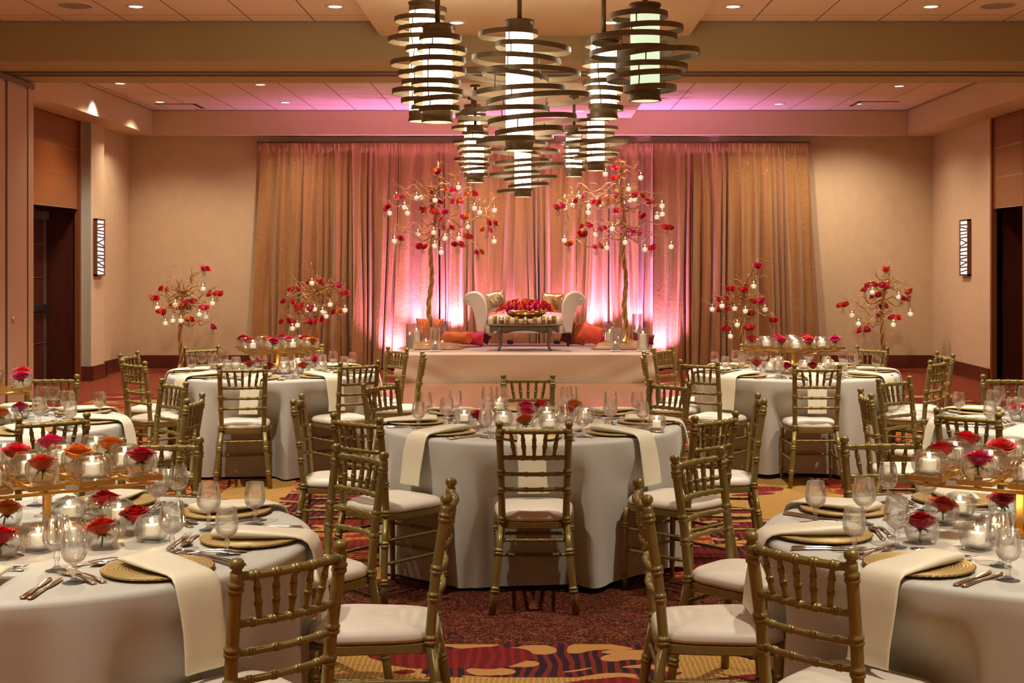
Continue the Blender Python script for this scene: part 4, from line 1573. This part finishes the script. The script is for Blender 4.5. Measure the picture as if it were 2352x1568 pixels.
# gilded votive glasses along the table front
def gold_votive(clear):
    root = empty('votive_glass')
    mt = M['goldvotive']
    if clear:
        MB().lathe([(.033, .0), (.036, .002), (.036, .055)], 20, cap0=True).build('gilded_base', mt, root)
        MB().lathe([(.036, .055), (.037, .10), (.0355, .10), (.0345, .055)], 20).build('clear_rim', M['thin'], root)
    else:
        MB().lathe([(.026, 0), (.028, .002), (.033, .112), (.0315, .112), (.027, .012), (.001, .008)], 20, cap0=True).build('gilded_glass', M['votglow'], root)
    return root


def votglow():
    m, nt, b = new_mat('translucent gilded glass')
    n = noise(nt, coords(nt), 30, 2)
    lk(nt, mixc(nt, n, (.72, .46, .06), (.86, .58, .12)), b.inputs['Base Color'])
    b.inputs['Roughness'].default_value = .25
    b.inputs['Transmission Weight'].default_value = .65
    b.inputs['Metallic'].default_value = .35
    return m


M['votglow'] = votglow()
PG, PGC = Proto(gold_votive(False)), Proto(gold_votive(True))
P_TEA = Proto(candle_proto(.0235, .030, M['amberwax'], False, 'tealight_candle'))
GV = [(1136.5, 0, 19.28), (1151.5, 1, 19.12), (1166, 0, 19.03), (1186.5, 0, 19.01), (1206.5, 1, 19.0), (1228.5, 0, 19.01), (1248, 0, 19.03), (1263.5, 1, 19.12), (1273, 0, 19.28)]
for k, (px, cl, Y) in enumerate(GV):
    x = (px - CX) / F * Y
    o = (PGC if cl else PG).place((x, Y, BZ))
    tag(o, '%s votive glass, %s from left on the coffee table' % ('gold-banded clear' if cl else 'gilded', ORD[k]), 'votive', 'votive glasses on the coffee table')
    o = P_TEA.place((x, Y, BZ + (.058 if cl else .014)))
    o.scale = (.95,) * 3
    tag(o, 'small lit candle in the votive glass %s from left on coffee table' % ORD[k], 'candle', 'small candles on the coffee table')
    CANDLE_LAMPS.append((x, Y, BZ + (.058 if cl else .014) + .055, .08))

# --- pillows
def pillow_mesh(w, h, d, mt, name='throw_pillow', seed=0):
    rr = random.Random(seed)
    m = MB()
    for s in (-1, 1):
        def fn(u, v):
            a, c = u * 2 - 1, v * 2 - 1
            k = (max(0, 1 - abs(a) ** 2.6) * max(0, 1 - abs(c) ** 2.6)) ** .55
            pin = 1 - .07 * (1 - abs(c) ** 2) * abs(a) ** 3
            pin2 = 1 - .07 * (1 - abs(a) ** 2) * abs(c) ** 3
            wr = .010 * math.sin(a * 5 + c * 3 + seed) * k
            return (a * w / 2 * pin, s * (d / 2 * k + .0) + wr * .6, c * h / 2 * pin2)
        m.grid(fn, 18, 18)
    return m.mesh(name, mt)


def pillow(px, py, Y, w, h, d, mt, rot, label, seed=0):
    p = at(px, py, Y)
    o = mobj('throw_pillow', pillow_mesh(w, h, d, mt, seed=seed), None, p)
    o.rotation_euler = rot
    R_ = o.rotation_euler.to_matrix()
    low = min((R_ @ v.co).z for v in o.data.vertices) + p.z
    floor_ = (SZ + .284 + .195) if 'leaning on the settee' in label else SZ + .004
    if low < floor_: o.location.z += floor_ - low
    tag(o, label, 'pillow')
    return o


pillow(1138, 697, 20.33, .34, .32, .14, M['seq_gold'], (-.25, -.20, .25), 'champagne sequined pillow leaning on the settee by its partition-side arm', 1)
pillow(1269, 695, 20.33, .36, .31, .14, M['seq_copper'], (-.25, .06, -.15), 'copper sequined pillow leaning on the settee by its doorway-side arm', 2)
pillow(987, 757, 20.25, .42, .34, .14, M['p_brocade'], (-.2, .03, .1), 'orange brocade pillow standing behind the gilded trunk and candles', 3)
o = pillow(1085, 777, 20.05, .36, .20, .22, M['p_magenta'], (0, .06, -.2), 'raspberry pillow lying against the partition-side settee leg', 4)
pillow(1108, 783, 20.40, .26, .14, .12, M['p_wine'], (0, .5, .3), 'wine red pillow corner behind the partition-side settee leg', 5)
pillow(1329, 768, 20.22, .24, .34, .14, M['p_rust'], (-.12, .08, -.5), 'rust brocade pillow standing beside the doorway-side settee leg', 6)
pillow(1357, 771, 20.12, .36, .28, .15, M['p_tomato'], (-.25, .35, -.12), 'tomato red pillow slumped against the rust brocade one', 7)
pillow(1303, 786, 20.42, .20, .18, .13, M['p_wine'], (0, .3, .2), 'wine red pillow tucked behind the doorway-side settee leg', 8)
pillow(1384, 783, 20.4, .24, .14, .12, M['p_magenta'], (0, .2, .2), 'raspberry pillow behind the tomato red one', 9)
pillow(1477, 777, 20.1, .34, .15, .14, M['p_wine'], (0, .12, -.2), 'wine red pillow behind the thick pillar candles', 10)
# bolster
p = at(1050, 775, 19.92)
root = empty('bolster', p, .0)
root.rotation_euler = (0, 0, -.75)
m = MB()
rs = []
for (x, r) in ((-.24, .075), (-.235, .082), (.235, .082), (.24, .075), (.243, .06)):
    rs.append([(x, r * math.cos(2 * PI * j / 28), r * math.sin(2 * PI * j / 28)) for j in range(28)])
m.rings(rs)
m.build('cover', M['p_orange'], root)
MB().tube([(.243, .068 * math.cos(a * PI / 12), .068 * math.sin(a * PI / 12)) for a in range(25)], .005, 6, False).build('piping', M['p_tomato'], root)
tag(root, 'orange bolster cushion lying beside the raspberry pillow', 'bolster')

# --- hurricane glasses with pillar candles
def hurricane(px, pbase, pw, ptop, ch, cr, wax, label, clabel, plate=True):
    X, Y = on_z(px, pbase, SZ)
    s = F / Y
    r = pw / 2 / s
    h = (pbase - ptop) / s - .012
    root = empty('hurricane_glass', (X, Y, SZ))
    z0 = .001
    if plate:
        MB().lathe([(.001, .0), (r + .006, 0), (r + .012, .004), (r + .012, .017), (r + .004, .020), (.001, .019)], 28).build('saucer', M['wax'], root)
        z0 = .020
    MB().lathe([(.001, z0 + .002), (r - .004, z0 + .002), (r, z0 + .005), (r, h), (r - .003, h), (r - .003, z0 + .008), (.001, z0 + .006)], 28).build('cylinder', M['thin'], root)
    tag(root, label, 'candle holder', 'hurricane glasses on the stage')
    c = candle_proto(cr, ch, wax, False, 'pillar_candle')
    c.location = (X, Y, SZ + z0 + .008)
    tag(c, clabel, 'candle', 'pillar candles on the stage')
    CANDLE_LAMPS.append((X, Y, SZ + z0 + ch + .03, .45))


HUR = [(941, 805, 17, 742, .20, .034, 'wax', 'tall hurricane glass, front one at the partition-side stage corner', 'tall white pillar in the front hurricane glass at partition-side corner', 1),
       (957, 796, 17, 740, .23, .040, 'amberwax', 'hurricane glass second from the partition-side stage corner, set back', 'amber glowing pillar in the second, set-back hurricane glass', 0),
       (978, 799, 17, 752, .10, .034, 'wax', 'short hurricane glass in the folds of bronze cloth, partition side', 'short white pillar in the hurricane glass amid bronze cloth folds', 0),
       (1000, 807, 22, 750, .085, .038, 'wax', 'wide hurricane glass on a white saucer, middle of partition-side cluster', 'short pillar in the wide hurricane glass on white saucer', 1),
       (1016, 795, 20, 744, .05, .036, 'amberwax', 'hurricane glass behind the wide one, partition-side cluster', 'low candle in the hurricane glass behind the wide one', 0),
       (1028, 793, 17, 736, .05, .030, 'amberwax', 'hurricane glass nearest the orange bolster', 'low candle in the hurricane glass nearest the bolster', 0),
       (1400, 798, 24, 736, .22, .040, 'amberwax', 'hurricane glass nearest the tomato red pillow', 'ivory pillar in the hurricane glass nearest the tomato red pillow', 0),
       (1413, 807, 23, 750, .085, .036, 'wax', 'hurricane glass on a white saucer, nearest the camera by the doorway-side trunk', 'short pillar in the saucered hurricane glass before the doorway-side trunk', 1),
       (1432, 800, 18, 757, .10, .037, 'wax', 'hurricane glass right before the doorway-side gilded trunk', 'short pillar right before the doorway-side gilded trunk', 0),
       (1420, 793, 14, 751, .10, .030, 'wax', 'small hurricane glass behind the saucered one, doorway side', 'low candle in the small hurricane glass, doorway side', 0),
       (1463, 795, 22, 719, .24, .034, 'amberwax', 'tallest hurricane glass of all, doorway side', 'ivory pillar in the tallest hurricane glass', 0),
       (1477, 806, 26, 750, .21, .046, 'amberwax', 'wide hurricane glass with a thick pillar at the doorway-side corner', 'thick ivory pillar in the doorway-side corner hurricane glass', 1)]
for h in HUR:
    hurricane(h[0], h[1], h[2], h[3], h[4], h[5], M[h[6]], h[7], h[8], h[9])

# --- bunched bronze fabric round the trunks
def swag(px0, px1, pb, hgt, seed, label):
    rr = random.Random(seed)
    X0, Y = on_z((px0), pb, SZ)
    X1, _ = on_z((px1), pb, SZ)
    w, d = X1 - X0, .46
    f = [(rr.uniform(2, 9), rr.uniform(3, 14), rr.uniform(0, 6), rr.uniform(.3, 1)) for _ in range(7)]

    def fn(u, v):
        x, y = u * w, v * d
        e = min(1, min(u, 1 - u) * 7) * min(1, min(v, 1 - v) * 5)
        e = e * e * (3 - 2 * e)
        n_ = sum(k * math.sin(a * x * 2 + c * y * 2 + p + 2 * math.sin(x * 5 + p)) for a, c, p, k in f) / 3
        z = e * (hgt * (.55 + .35 * math.sin(u * PI) + .45 * n_))
        return (x + .02 * math.sin(y * 20 + seed), y + .02 * math.sin(x * 17), max(.008, z))
    mb = MB().grid(fn, 80, 34)
    o = mb.build('fabric_swag', M['burlap'], None, (X0, Y, SZ))
    tag(o, label, 'fabric')


swag(914, 1062, 803, .095, 3, 'bunched bronze fabric among candles at the partition-side gilded trunk')
swag(1361, 1500, 803, .10, 8, 'bunched bronze fabric among candles at the doorway-side gilded trunk')
# ================================================================== GILDED WILLOW TREES
def holder_proto():
    root = empty('hanging_candle_holder')
    MB().lathe([(.001, -.078), (.005, -.070), (.012, -.062), (.030, -.048), (.041, -.026), (.043, -.006), (.038, .016), (.030, .032), (.028, .042), (.032, .056), (.041, .072),
                (.0395, .072), (.030, .055), (.0265, .042), (.0285, .031), (.036, .015), (.041, -.006), (.039, -.025), (.028, -.045), (.001, -.058)], 20).build('glass_drop', M['thin'], root)
    m = MB()
    m.tube([(-.040, 0, .070), (-.004, 0, .19), (.004, 0, .19), (.040, 0, .070)], .0012, 4)
    m.build('wire', M['wire'], root)
    return root


def vase_proto():
    root = empty('hanging_vase')
    MB().lathe([(.001, -.165), (.006, -.155), (.011, -.145), (.008, -.135), (.022, -.118), (.034, -.098), (.036, -.080), (.028, -.058), (.020, -.044), (.023, -.030), (.031, -.020),
                (.0295, -.020), (.021, -.031), (.018, -.044), (.026, -.059), (.034, -.080), (.032, -.097), (.001, -.12)], 18).build('glass_drop', M['thin'], root)
    MB().tube([(0, 0, -.10), (.006, 0, -.06), (-.012, .004, -.015)], .003, 5).tube([(.004, 0, -.10), (-.004, 0, -.06), (.014, 0, -.015)], .003, 5).build('stem', M['stem'], root)
    MB().tube([(-.030, 0, -.020), (-.006, .02, .115), (.006, .02, .115), (.030, 0, -.020)], .0012, 4).build('wire', M['wire'], root)
    return root


PH, PV = Proto(holder_proto()), Proto(vase_proto())


def ball_candle():
    root = mobj('drop_candle', MB().lathe([(.001, -.046), (.020, -.040), (.031, -.026), (.035, -.008), (.031, .006), (.022, .012), (.012, .012), (.001, .011)], 16).mesh('drop_candle', M['treewax']))
    MB().lathe([(.0006, .011), (.0034, .013), (.0038, .016), (.0022, .020), (.0003, .024)], 8).build('flame', M['flame'], root)
    return root


# burning wax glows from within
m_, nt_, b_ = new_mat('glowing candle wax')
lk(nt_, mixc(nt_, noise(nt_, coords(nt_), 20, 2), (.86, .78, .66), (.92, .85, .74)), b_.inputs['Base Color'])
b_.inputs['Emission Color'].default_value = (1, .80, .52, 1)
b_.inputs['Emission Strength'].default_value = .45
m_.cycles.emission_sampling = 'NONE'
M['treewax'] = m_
PB = Proto(ball_candle())
COLR = {'O': 'orange', 'C': 'crimson', 'P': 'pink', 'R': 'scarlet', 'K': 'coral'}


def tree(name, label, trunk, Y, zbase, roses, candles, twigs, seed, spread, rt, roots):
    """trunk: (px, py) points from the base up; roses (px, py, colours); candles (px, py)"""
    rr = random.Random(seed)
    P = [at(px, py, Y) for px, py in trunk]
    P[0].z = zbase
    base = P[0].copy()
    root = empty('rose_tree', base)
    tag(root, label, 'tree', 'gilded rose trees')
    # braided trunk
    dense = []
    for a, c in zip(P, P[1:]):
        n = max(2, int((c - a).length / .045))
        dense += [a.lerp(c, k / n) for k in range(n)]
    dense.append(P[-1])
    tot = len(dense) - 1
    m = MB()
    for s in range(3):
        q, rad = [], []
        for i, p in enumerate(dense):
            t = i / tot
            R = rt * (1.0 - .55 * t) * (1 + .25 * math.sin(i * .9 + s * 2))
            a = i * .52 + s * 2 * PI / 3
            q.append(p + Vector((math.cos(a) * R, math.sin(a) * R, 0)) + Vector((.012 * math.sin(i * .35), .012 * math.cos(i * .31), 0)) - base)
            rad.append(rt * .72 * (1.0 - .55 * t))
        m.tube(q, rad, 7)
    m.build('trunk', M['branch'], root)
    for k in range(roots):
        a = 2 * PI * k / roots + rr.uniform(-.4, .4)
        d = rr.uniform(.18, .34)
        MB().tube([(0, 0, .14), (.03 * math.cos(a), .03 * math.sin(a), .06), (d * .6 * math.cos(a), d * .6 * math.sin(a), .022), (d * math.cos(a + .3), d * math.sin(a + .3), .012)], [.014, .015, .011, .004], 7).build('root', M['branch'], root)
    # where everything hangs
    items = []
    for (px, py, c) in roses:
        p = at(px, py, Y + rr.uniform(-spread, spread))
        items.append(('vase', p, p + Vector((0, .02, .115)), c))
    for (px, py) in candles:
        p = at(px, py, Y + rr.uniform(-spread, spread))
        items.append(('candle', p, p + Vector((0, 0, .19)), None))
    nodes = [(p, rt * .75, 0) for p in dense[int(tot * (.55 if roots else .60)):]]

    def grow(target, tip_r, part):
        best, bc = None, 1e9
        for (p, r, o) in nodes:
            d = (target - p).length
            cost = d + .30 * o + (.35 * max(0, p.z - target.z + .02)) + .02 / max(r, .002) * .05
            if cost < bc: bc, best = cost, (p, r, o)
        p0, r0, o0 = best
        d = target - p0
        L = d.length
        n = max(4, int(L / .05))
        r1 = min(r0 * .85, .008 + .012 * L)
        side = d.cross(Vector((0, 0, 1)))
        side = side.normalized() if side.length > 1e-6 else Vector((1, 0, 0))
        up = side.cross(d).normalized()
        pts, rad = [], []
        pa, pb, k1, k2 = rr.uniform(0, 6), rr.uniform(0, 6), rr.uniform(2, 4), rr.uniform(2, 4)
        for i in range(n + 1):
            t = i / n
            e = math.sin(PI * t)
            w = .075 * min(1, L * 1.6) * e
            q = p0.lerp(target, t) + side * (w * math.sin(k1 * PI * t + pa)) + up * (w * math.sin(k2 * PI * t + pb)) + Vector((0, 0, -.10 * L * e * (1 if target.z > p0.z else -1.2)))
            q += Vector((rr.uniform(-1, 1), rr.uniform(-1, 1), rr.uniform(-1, 1))) * .007 * e
            pts.append(q)
            rad.append(r1 + (tip_r - r1) * t ** .8)
        for q, r in zip(pts[1:], rad[1:]):
            nodes.append((q, r, o0 + 1))
        mb = MB()
        mb.tube([q - base for q in pts], rad, 6)
        # small curls off the twig
        for _ in range(2 if L > .2 else 1):
            i = rr.randrange(1, len(pts))
            q = pts[i]
            dv = Vector((rr.uniform(-1, 1), rr.uniform(-1, 1), rr.uniform(-.1, 1))).normalized()
            ln = rr.uniform(.08, .20)
            sd = dv.orthogonal().normalized()
            mb.tube([q + dv * (ln * k / 4) + sd * (.026 * math.sin(k * 1.5)) - base for k in range(5)], [rad[i] * .6, .0032, .0028, .0022, .0015], 5)
        mb.build(part, M['branch'], root)

    axis = lambda q: min((q - p).length for p in dense)
    todo = sorted(items, key=lambda it: axis(it[2]))
    far_first = sorted(todo, key=lambda it: -axis(it[2]))[:len(todo) // 5]
    for it in far_first: grow(it[2], .0048, 'branch')
    for it in todo:
        if it not in far_first: grow(it[2], .0040, 'branch')
    for (px, py) in twigs: grow(at(px, py, Y + rr.uniform(-spread, spread) * .7), .0026, 'twig')
    # hang the drops
    n = {'vase': 0, 'candle': 0}
    for kind, p, hook, cols in sorted(items, key=lambda it: -it[1].z):
        k = n[kind]
        n[kind] += 1
        rz = rr.uniform(-.7, .7)
        nth = ORD[k] + '-highest' if k else 'topmost'
        if kind == 'candle':
            o = PH.place(p, (0, 0, rz))
            tag(o, 'clear glass candle drop, %s of those hanging on %s' % (nth, name), 'candle holder', 'candle drops on ' + name)
            o = PB.place(p, (0, 0, rz))
            tag(o, 'lit white candle in the %s glass candle drop on %s' % (nth, name), 'candle', 'drop candles on ' + name)
            CANDLE_LAMPS.append((p.x, p.y, p.z + .05, .035))
        else:
            o = PV.place(p, (0, 0, rz))
            tag(o, 'clear glass drop vase, %s rose vase hanging on %s' % (nth, name), 'vase', 'rose vases on ' + name)
            seen = {}
            m_ = len(cols)
            for q, c in enumerate(cols):
                col = COLR[c]
                u = (q - (m_ - 1) / 2) * .082
                v = -.02 if m_ < 3 or q != 1 else .03
                off = Vector((u, v + rr.uniform(-.02, .02), rr.uniform(-.012, .012) - .012))
                r = mobj('rose', ROSE_LO[col], None, p + off)
                r.rotation_euler = (.80 + rr.uniform(-.2, .3), (.45 if u > 0 else -.45) if m_ > 1 else rr.uniform(-.3, .3), rr.uniform(0, 6))
                r.scale = (rr.uniform(1.2, 1.38),) * 3
                same = cols.count(c)
                seen[c] = seen.get(c, 0) + 1
                which = '' if same == 1 else (' left-hand' if seen[c] == 1 else ' right-hand' if seen[c] == same else ' middle')
                tag(r, '%s rose%s in the %s rose vase on %s' % (col, ',' + which + ' one,' if which else '', nth, name), 'rose', 'roses on ' + name)


r5 = lambda pts: [(850 + a[0] / 3.136, 350 + a[1] / 3.136, *a[2:]) for a in pts]
r4 = lambda pts: [(a[0] / 3.92, 500 + a[1] / 3.92, *a[2:]) for a in pts]
rB = lambda pts: [(600 + a[0] / 6.82, 590 + a[1] / 6.82, *a[2:]) for a in pts]
r6 = lambda pts: [(1550 + a[0] / 2.933, 500 + a[1] / 2.933, *a[2:]) for a in pts]

tree('left tall tree', 'tall gilded willow tree hung with roses and candles, partition side of the settee',
     r5([(452, 1400), (430, 1170), (437, 900), (445, 700), (460, 560), (468, 400), (470, 250), (482, 70)]), 19.7, SZ,
     r5([(485, 140, 'OC'), (437, 297, 'C'), (577, 272, 'OPC'), (725, 307, 'OR'), (228, 328, 'KC'), (115, 405, 'PC'), (478, 360, 'KP'), (628, 356, 'CK'), (400, 412, 'COC'), (497, 440, 'KRP'), (525, 486, 'R'), (677, 474, 'PO'),
         (850, 515, 'C'), (893, 507, 'C'), (840, 563, 'KP'), (563, 542, 'RC'), (690, 606, 'OC'), (217, 628, 'C'), (380, 682, 'RK'), (632, 672, 'CR'), (775, 718, 'CO')]),
     r5([(190, 315), (248, 388), (335, 320), (368, 316), (468, 338), (139, 430), (270, 430), (637, 246), (752, 395), (790, 425), (895, 410), (703, 528), (345, 583), (458, 570), (540, 612), (640, 612), (175, 632), (893, 634), (465, 667), (513, 712)]),
     r5([(145, 228), (185, 210), (105, 350), (905, 315), (880, 318), (490, 60), (520, 155), (270, 570), (150, 490), (320, 240), (620, 190), (905, 500), (830, 340)]), 21, .24, .027, 0)
tree('right tall tree', 'tall gilded willow tree hung with roses and candles, doorway side of the settee',
     r5([(1842, 1400), (1838, 1000), (1832, 800), (1830, 600), (1825, 400), (1806, 250), (1797, 70)]), 19.7, SZ,
     r5([(1775, 112, 'PK'), (1778, 186, 'RO'), (1490, 350, 'C'), (1540, 333, 'P'), (1640, 360, 'PR'), (1705, 342, 'O'), (1762, 325, 'P'), (1935, 312, 'RO'), (2013, 358, 'CK'), (1355, 396, 'CP'), (1803, 422, 'RC'),
         (1957, 467, 'RC'), (1553, 538, 'CR'), (1665, 553, 'CR'), (1530, 592, 'KR'), (1845, 568, 'CP'), (1928, 590, 'PR'), (2140, 543, 'RC'), (1430, 662, 'RO'), (1630, 681, 'PO'), (2025, 690, 'RC')]),
     r5([(1862, 258), (1503, 312), (1458, 372), (1575, 378), (1402, 390), (1572, 425), (1652, 382), (1832, 388), (1950, 175), (1695, 150), (1872, 335), (1905, 332), (2103, 378), (2105, 437), (2067, 458), (1745, 543), (1625, 582), (1400, 627), (1705, 680), (1980, 692), (2168, 672), (1838, 640)]),
     r5([(1940, 80), (1965, 120), (1400, 300), (1370, 345), (1440, 245), (1575, 220), (2110, 260), (2060, 265), (1370, 600), (1400, 530), (2120, 625), (2040, 560), (1850, 60), (2130, 480)]), 22, .24, .027, 0)
tree('left-wall small tree', 'small gilded willow tree with roses standing against the bare wall, partition side',
     r4([(1620, 1400), (1630, 1130), (1628, 1000), (1640, 940), (1632, 800), (1635, 670)]), 20.3, 0.0,
     r4([(1838, 462, 'PC'), (1492, 645, 'CK'), (1380, 727, 'OC'), (1470, 850, 'RC'), (1560, 788, 'K'), (1655, 772, 'O'), (1716, 764, 'CC'), (1650, 808, 'CC'), (1845, 818, 'RP'), (1695, 915, 'OC'), (1950, 685, 'KRC'), (1912, 982, 'P')]),
     r4([(1828, 632), (1578, 775), (1418, 803), (1795, 863), (1852, 882), (1630, 918), (1557, 918), (1490, 942), (1913, 762)]),
     r4([(1850, 375), (1545, 455), (1622, 450), (1742, 435), (1310, 672), (1360, 655), (1425, 610), (1965, 605), (1912, 830), (1905, 915), (1582, 632), (1490, 480), (1870, 670)]), 23, .2, .028, 5)
tree('left-drape small tree', 'small gilded willow tree with roses standing before the drapes, partition side',
     rB([(880, 1700), (885, 1250), (880, 1110), (900, 900), (880, 760), (890, 540)]), 20.0, 0.0,
     rB([(870, 400, 'CKC'), (1083, 452, 'C'), (1188, 440, 'P'), (530, 520, 'RC'), (1285, 572, 'KC'), (420, 690, 'CR'), (630, 770, 'KR'), (560, 835, 'KP'), (1155, 730, 'O'), (1200, 860, 'CO'), (775, 830, 'C'), (420, 1015, 'CCR'), (770, 1010, 'CR'), (890, 985, 'PR'), (960, 985, 'C')]),
     rB([(795, 395), (1080, 730), (1312, 820), (728, 815), (838, 805), (960, 850), (1018, 915), (568, 1055), (490, 1105)]),
     rB([(780, 80), (710, 175), (490, 290), (395, 540), (1330, 430), (1215, 330), (720, 480), (500, 960), (1060, 520), (400, 900), (600, 410)]), 24, .2, .028, 5)
tree('right-drape small tree', 'small gilded willow tree with roses standing before the drapes, doorway side',
     r6([(448, 1000), (450, 830), (452, 700), (465, 600), (462, 500), (505, 380)]), 20.0, 0.0,
     r6([(557, 327, 'PC'), (362, 478, 'CR'), (468, 488, 'CC'), (485, 462, 'O'), (320, 553, 'KR'), (328, 615, 'RK'), (510, 562, 'K'), (570, 562, 'RP'), (500, 655, 'CK'), (655, 692, 'CC'), (517, 740, 'RK'), (330, 750, 'RC')]),
     r6([(531, 455), (252, 610), (403, 605), (475, 622), (608, 612), (420, 715), (375, 792), (318, 588)]),
     r6([(205, 555), (240, 525), (295, 445), (375, 400), (555, 285), (630, 400), (600, 530), (660, 625), (250, 690), (300, 700), (440, 430)]), 25, .2, .028, 5)
tree('right-wall small tree', 'small gilded willow tree with roses standing against the bare wall, doorway side',
     r6([(1402, 1000), (1402, 850), (1405, 740), (1400, 650), (1400, 520), (1440, 420)]), 20.3, 0.0,
     r6([(1418, 350, 'RK'), (1322, 455, 'RC'), (1280, 488, 'P'), (1417, 460, 'CR'), (1355, 525, 'CR'), (1392, 598, 'CR'), (1363, 668, 'P'), (1485, 672, 'RK'), (1133, 592, 'KC'), (1568, 505, 'OC'), (1525, 540, 'C'), (1580, 548, 'C'), (1270, 757, 'RC')]),
     r6([(1193, 652), (1237, 708), (1400, 675), (1472, 714), (1508, 528), (1587, 642), (1330, 495)]),
     r6([(1125, 520), (1240, 555), (1320, 340), (1325, 370), (1410, 292), (1440, 292), (1550, 402), (1560, 450), (1610, 520), (1180, 655), (1255, 690), (1480, 610)]), 26, .2, .028, 5)

# ================================================================== LIGHT AND CAMERA
for i, (x, y, z, w) in enumerate(CANDLE_LAMPS):
    point_lamp('candle_light', (x, y, z), w, WARM, .006)

cd = bpy.data.cameras.new('camera')
cd.sensor_fit = 'HORIZONTAL'
cd.sensor_width = 36.0
cd.lens = 36.0 * F / 2352
cd.shift_x = (1176 - CX) / 2352
cd.shift_y = (CY - 784) / 2352
cd.clip_start = .05
cam = bpy.data.objects.new('camera', cd)
COL.objects.link(cam)
cam.location = (0, 0, EYE)
cam.rotation_euler = (PI / 2, 0, 0)
SC.camera = cam

w = bpy.data.worlds.new('world')
SC.world = w
w.use_nodes = True
w.node_tree.nodes['Background'].inputs[0].default_value = (1, .8, .6, 1)
w.node_tree.nodes['Background'].inputs[1].default_value = 0.0

SC.view_settings.view_transform = 'Standard'
SC.view_settings.look = 'None'
SC.view_settings.exposure = .82
SC.view_settings.gamma = 1.0
SC.view_settings.use_curve_mapping = False
cy = SC.cycles
cy.use_denoising = True
cy.use_adaptive_sampling = True
cy.adaptive_threshold = .14
cy.adaptive_min_samples = 16
cy.max_bounces = 14
cy.diffuse_bounces = 3
cy.glossy_bounces = 3
cy.transmission_bounces = 12
cy.transparent_max_bounces = 20
cy.caustics_reflective = False
cy.caustics_refractive = False
cy.sample_clamp_indirect = 3.0
cy.use_light_tree = True
